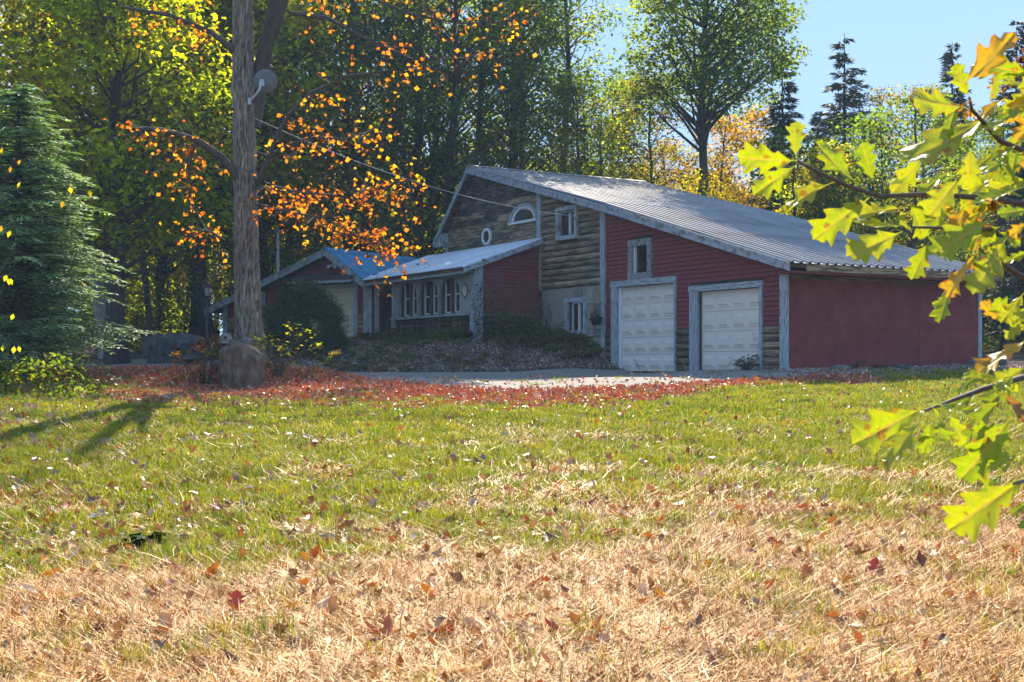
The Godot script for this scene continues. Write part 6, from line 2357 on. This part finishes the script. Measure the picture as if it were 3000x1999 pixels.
# ------------------------------------------------------------------ the oak bough in the foreground
func build_oak() -> void:
	rng.seed = 111
	var oak := thing("oak_bough", "bright yellow-green oak bough with lobed leaves hanging into view close by", "branch", Vector3(1.25, 1.75, -2.9))
	var org := oak.position
	var bark := mat("twigbark", 0.16, 0.10, 0.085, 0.7, texs["streak"], Vector3(8, 8, 8))
	var boughs := [
		[[1.233, 1.921, -3.00], [1.085, 1.934, -2.96], [0.958, 1.937, -2.92], [0.825, 1.927, -2.88], [0.735, 1.946, -2.83], [0.660, 1.972, -2.79], [0.615, 1.984, -2.75]],
		[[1.192, 1.828, -2.90], [1.060, 1.848, -2.83], [0.980, 1.843, -2.77], [0.845, 1.838, -2.70]],
		[[1.144, 1.527, -2.80], [1.012, 1.495, -2.75], [0.930, 1.473, -2.70], [0.856, 1.453, -2.65]],
		[[1.213, 1.729, -2.95], [1.102, 1.775, -2.88], [1.048, 1.810, -2.80]],
		[[1.254, 2.044, -3.05], [1.141, 2.070, -2.99], [1.081, 2.095, -2.92], [1.028, 2.118, -2.86], [1.001, 2.132, -2.80]],
		[[1.147, 1.304, -2.80], [1.039, 1.301, -2.65]],
		[[1.5, 1.4, -3.2], [1.45, 1.75, -3.1], [1.42, 2.1, -3.1], [1.4, 2.6, -3.2]],
	]
	for b in boughs:
		var m := MB.new()
		var p := []
		var r := []
		if b.size() < 7 and b[0][0] < 1.4 or b.size() == 7:
			p.append(Vector3(1.46, b[0][1] + 0.02, -3.1) - org)
			r.append(0.0085)
		for i in b.size():
			p.append(Vector3(b[i][0], b[i][1], b[i][2]) - org)
			r.append(lerpf(0.0075, 0.0028, float(i) / (b.size() - 1)) if b[0][0] < 1.4 else 0.02)
		m.tube(p, r, 9)
		part("twig", m, bark, oak)
	# base point, direction in degrees, length, turn of the blade from facing us
	var L := [[0.637,2.004,-2.86,179,0.118,20], [0.648,2.020,-2.92,93,0.074,15], [0.657,2.009,-2.95,-145,0.105,15], [0.761,1.979,-3.02,-162,0.121,60], [0.787,1.962,-2.92,140,0.117,30], [0.851,1.977,-3.01,108,0.087,10], [0.744,1.910,-2.56,-1,0.077,75], [0.777,1.911,-2.78,-145,0.133,10], [0.923,1.919,-3.02,-170,0.096,45], [0.893,1.918,-2.87,-65,0.085,5], [0.921,1.875,-3.00,-174,0.109,65], [0.796,1.820,-2.61,-153,0.112,25], [0.906,1.817,-2.78,-115,0.082,10], [0.882,1.798,-2.67,-49,0.038,50], [0.987,1.916,-2.82,-57,0.036,30], [0.945,1.909,-2.84,-56,0.031,35,1], [0.929,1.772,-2.56,-126,0.094,60,1], [1.028,1.813,-2.66,-123,0.126,25,3], [1.007,1.858,-2.69,-144,0.127,35], [1.163,1.853,-3.01,-135,0.059,40], [1.093,2.119,-2.93,-146,0.210,50,3], [0.934,2.076,-2.63,176,0.109,55,3], [1.054,2.163,-2.95,117,0.076,20], [0.924,2.122,-2.62,39,0.128,35,1], [1.079,2.205,-2.86,15,0.067,50], [0.974,2.081,-2.61,69,0.056,25], [0.912,1.982,-2.55,-96,0.077,20], [1.136,2.047,-2.99,-150,0.074,45], [1.034,1.980,-2.65,-143,0.068,60], [1.076,2.078,-2.66,-169,0.062,50], [1.231,2.098,-3.04,-146,0.067,40], [1.209,1.983,-2.99,-165,0.090,20], [1.087,1.875,-2.69,-169,0.063,30], [1.227,1.818,-3.03,-151,0.058,45], [0.883,1.838,-2.82,128,0.049,50], [1.117,2.088,-2.89,-144,0.038,20], [1.074,1.845,-2.65,-149,0.047,30,1], [1.209,2.201,-3.02,156,0.056,30], [1.172,2.032,-2.90,-143,0.044,20], [1.103,1.939,-3.03,-24,0.046,40], [1.200,1.939,-3.00,148,0.043,40], [1.027,1.830,-2.70,-35,0.050,30], [0.878,1.456,-2.73,-152,0.147,15], [0.853,1.441,-2.63,-141,0.125,72], [0.862,1.466,-2.62,-78,0.077,35], [0.845,1.437,-2.58,-99,0.065,10], [0.920,1.444,-2.70,-58,0.070,15], [1.012,1.466,-2.85,-165,0.053,50], [0.816,1.473,-2.55,-0,0.056,78], [1.072,1.499,-2.89,-137,0.068,70], [1.062,1.437,-2.72,-126,0.152,5], [1.089,1.373,-2.70,-160,0.086,70], [1.191,1.346,-2.96,-145,0.111,78], [1.110,1.295,-2.79,-146,0.168,15], [1.039,1.489,-2.71,-53,0.069,30,2], [1.070,1.474,-2.79,-140,0.104,60], [1.169,1.544,-2.90,-153,0.100,30], [1.038,1.600,-2.58,-148,0.109,65,1], [1.223,1.648,-3.04,-144,0.056,30], [1.031,1.660,-2.56,-137,0.038,30], [1.181,1.237,-2.92,-144,0.047,45], [1.197,1.522,-2.97,-172,0.054,50], [1.033,1.243,-2.56,-131,0.028,25], [1.066,1.519,-2.94,-146,0.051,60], [1.071,1.528,-2.73,-135,0.055,40]]
	var lm := leafmat("oakleaf", 0.42, Color(1.0, 1.0, 0.55), 0.5)
	lm.metallic_specular = 0.5
	var fresh := [Color(0.28, 0.36, 0.02), Color(0.34, 0.40, 0.02), Color(0.24, 0.33, 0.02), Color(0.38, 0.40, 0.025)]
	for i in 34:
		var y := rf(1.25, 2.2)
		L.append([rf(1.08, 1.28) + 0.05 * sin(y * 9.0), y, rf(-3.25, -2.75), rf(-178, -100) if rng.randf() < 0.8 else rf(100, 178), rf(0.05, 0.105), rf(5, 65), 1 if rng.randf() < 0.12 else 0])
	for i in 26:
		L.append([rf(0.98, 1.26), rf(1.84, 2.26), rf(-3.2, -2.7), rf(-178, -90) if rng.randf() < 0.75 else rf(60, 178), rf(0.06, 0.11), rf(5, 65), 1 if rng.randf() < 0.15 else 0])
	var k := 0
	for e in L:
		var a := deg_to_rad(e[3])
		var ax := Vector3(cos(a), sin(a), rf(-0.22, 0.22)).normalized()
		var nn := (Vector3(0, 0, 1) - ax * ax.z).normalized()
		nn = nn.rotated(ax, deg_to_rad(e[5]) * (1.0 if sin(a) * cos(a) > 0.0 or rng.randf() < 0.3 else -1.0))
		if nn.y < 0 and e[5] > 30:
			nn = nn.rotated(ax, -2.0 * deg_to_rad(e[5]))
		var sd := nn.cross(ax)
		var b := Basis(ax, nn, -sd) if ax.cross(nn).dot(-sd) > 0 else Basis(ax, nn, sd)
		var col: Color = fresh[rng.randi() % 4]
		var edge := Color(0.42, 0.30, 0.03)
		var sp := 0.25 if rng.randf() < 0.6 else 0.7
		if e.size() > 6:
			match int(e[6]):
				1: # yellow and russet
					col = Color(0.55, 0.33, 0.03)
					edge = Color(0.50, 0.13, 0.03)
					sp = 0.9
				2: # brown
					col = Color(0.32, 0.13, 0.05)
					edge = Color(0.22, 0.09, 0.05)
					sp = 0.8
				3: # green going yellow at the rim
					col = Color(0.33, 0.37, 0.03)
					edge = Color(0.55, 0.20, 0.03)
					sp = 0.6
		var big: float = e[4] * 1.14
		var o := part("leaf", blade_shape(OAK, rf(0.06, 0.30), rf(-0.7, 0.5), rf(0.1, 0.35), 300 + k, col, edge, sp), lm, oak)
		o.transform = Transform3D(b.scaled_local(Vector3(big, big, big * (0.86 if e[5] < 45 else 0.8))), Vector3(e[0], e[1], e[2]) - org)
		# short stalk towards the nearest twig
		k += 1
	# dried clusters at the joints
	for s in [[0.99, 2.11, -2.8], [1.05, 1.9, -2.8], [1.0, 1.86, -2.75]]:
		var l := LM.new()
		for i in 26:
			l.leaf(Vector3(rf(-0.012, 0.012), rf(-0.012, 0.012), rf(-0.012, 0.012)), (rdir() + Vector3(0, -0.6, 0)).normalized(), rdir(), rf(0.012, 0.04), 0.0035, 0.001, shade(Color(0.26, 0.13, 0.08), 0.7, 1.4))
		var o := part("bud_cluster", l, leafmat("leaf"), oak)
		o.position = Vector3(s[0], s[1], s[2]) - org
	# purple-brown sprig at the top corner
	var sp2 := thing("dry_sprig", "dangling purple-brown sprig with an orange leaf in the top corner against the sky", "twig", Vector3(2.9, 3.1, -6.8))
	var q := MB.new()
	var l2 := LM.new()
	for i in 9:
		var e := Vector3(-0.32 + rf(-0.1, 0.3), rf(-0.20, 0.12), rf(-0.1, 0.1))
		q.tube([Vector3(0.25, 0.35, 0), e * 0.4 + Vector3(0.1, 0.1, 0), e], [0.006, 0.004, 0.002], 4, false)
		for z in 26:
			l2.leaf(e + rdir() * rf(0, 0.06), rdir(), rdir(), rf(0.02, 0.045), 0.009, 0.002, shade(Color(0.14, 0.05, 0.06), 0.6, 1.5))
	for i in 5:
		l2.leaf(Vector3(rf(-0.02, 0.12), rf(0.2, 0.27), 0), Vector3(rf(-1, 1), rf(-0.5, 0.5), 0.2).normalized(), Vector3(0, 0.3, 1), rf(0.06, 0.1), 0.025, 0.01, Color(0.6, 0.2, 0.03))
	part("stem", q, bark, sp2)
	part("leaves", l2, leafmat("leaf"), sp2)

func _ready() -> void:
	# camera
	var cam := Camera3D.new()
	cam.name = "camera"
	add_child(cam)
	cam.position = Vector3(0, EYE, 0)
	cam.projection = Camera3D.PROJECTION_FRUSTUM
	cam.near = 0.1
	cam.far = 1200.0
	cam.keep_aspect = Camera3D.KEEP_HEIGHT
	cam.size = 0.1 * 1999.0 / 3750.0
	cam.frustum_offset = Vector2(0, 0.1 * 66.5 / 3750.0)
	cam.current = true
	var att := CameraAttributesPhysical.new()
	att.exposure_aperture = 13.0
	att.frustum_focus_distance = 30.0
	att.frustum_focal_length = 45.0
	att.frustum_near = 0.1
	att.frustum_far = 1200.0
	cam.attributes = att
	# sky, sun and exposure
	var we := WorldEnvironment.new()
	we.name = "world_environment"
	var env := Environment.new()
	env.background_mode = Environment.BG_SKY
	var sky := Sky.new()
	var sm := ProceduralSkyMaterial.new()
	sm.sky_top_color = Color(0.52, 0.71, 0.95)
	sm.sky_horizon_color = Color(0.74, 0.86, 0.97)
	sm.sky_curve = 0.25
	sm.ground_bottom_color = Color(0.25, 0.24, 0.2)
	sm.ground_horizon_color = Color(0.45, 0.47, 0.45)
	sm.sun_angle_max = 30.0
	sm.sun_curve = 0.15
	sky.sky_material = sm
	env.sky = sky
	env.background_energy_multiplier = 0.52
	env.tonemap_mode = Environment.TONE_MAPPER_LINEAR
	env.tonemap_exposure = 2.7
	env.sdfgi_enabled = true
	env.ssao_enabled = true
	env.ssil_enabled = true
	env.fog_enabled = true
	env.fog_density = 0.0007
	env.fog_light_color = Color(0.75, 0.86, 0.97)
	we.environment = env
	add_child(we)
	var sun := DirectionalLight3D.new()
	sun.name = "sun"
	sun.light_energy = 1.6
	sun.light_color = Color(1.0, 0.95, 0.86)
	sun.light_angular_distance = 0.5
	sun.shadow_enabled = true
	add_child(sun)
	sun.rotation = Vector3(deg_to_rad(-39.0), deg_to_rad(180.0), 0)
	# structure, then things
	var t0 := Time.get_ticks_msec()
	building_materials()
	build_ground()
	print("ground ", Time.get_ticks_msec() - t0)
	build_barn()
	build_annex()
	print("houses ", Time.get_ticks_msec() - t0)
	build_forest()
	print("forest ", Time.get_ticks_msec() - t0)
	build_big_tree()
	build_stones()
	build_shrubs()
	print("shrubs ", Time.get_ticks_msec() - t0)
	build_lawn()
	print("lawn ", Time.get_ticks_msec() - t0)
	build_fallen_leaves()
	build_oak()
	print("all ", Time.get_ticks_msec() - t0)
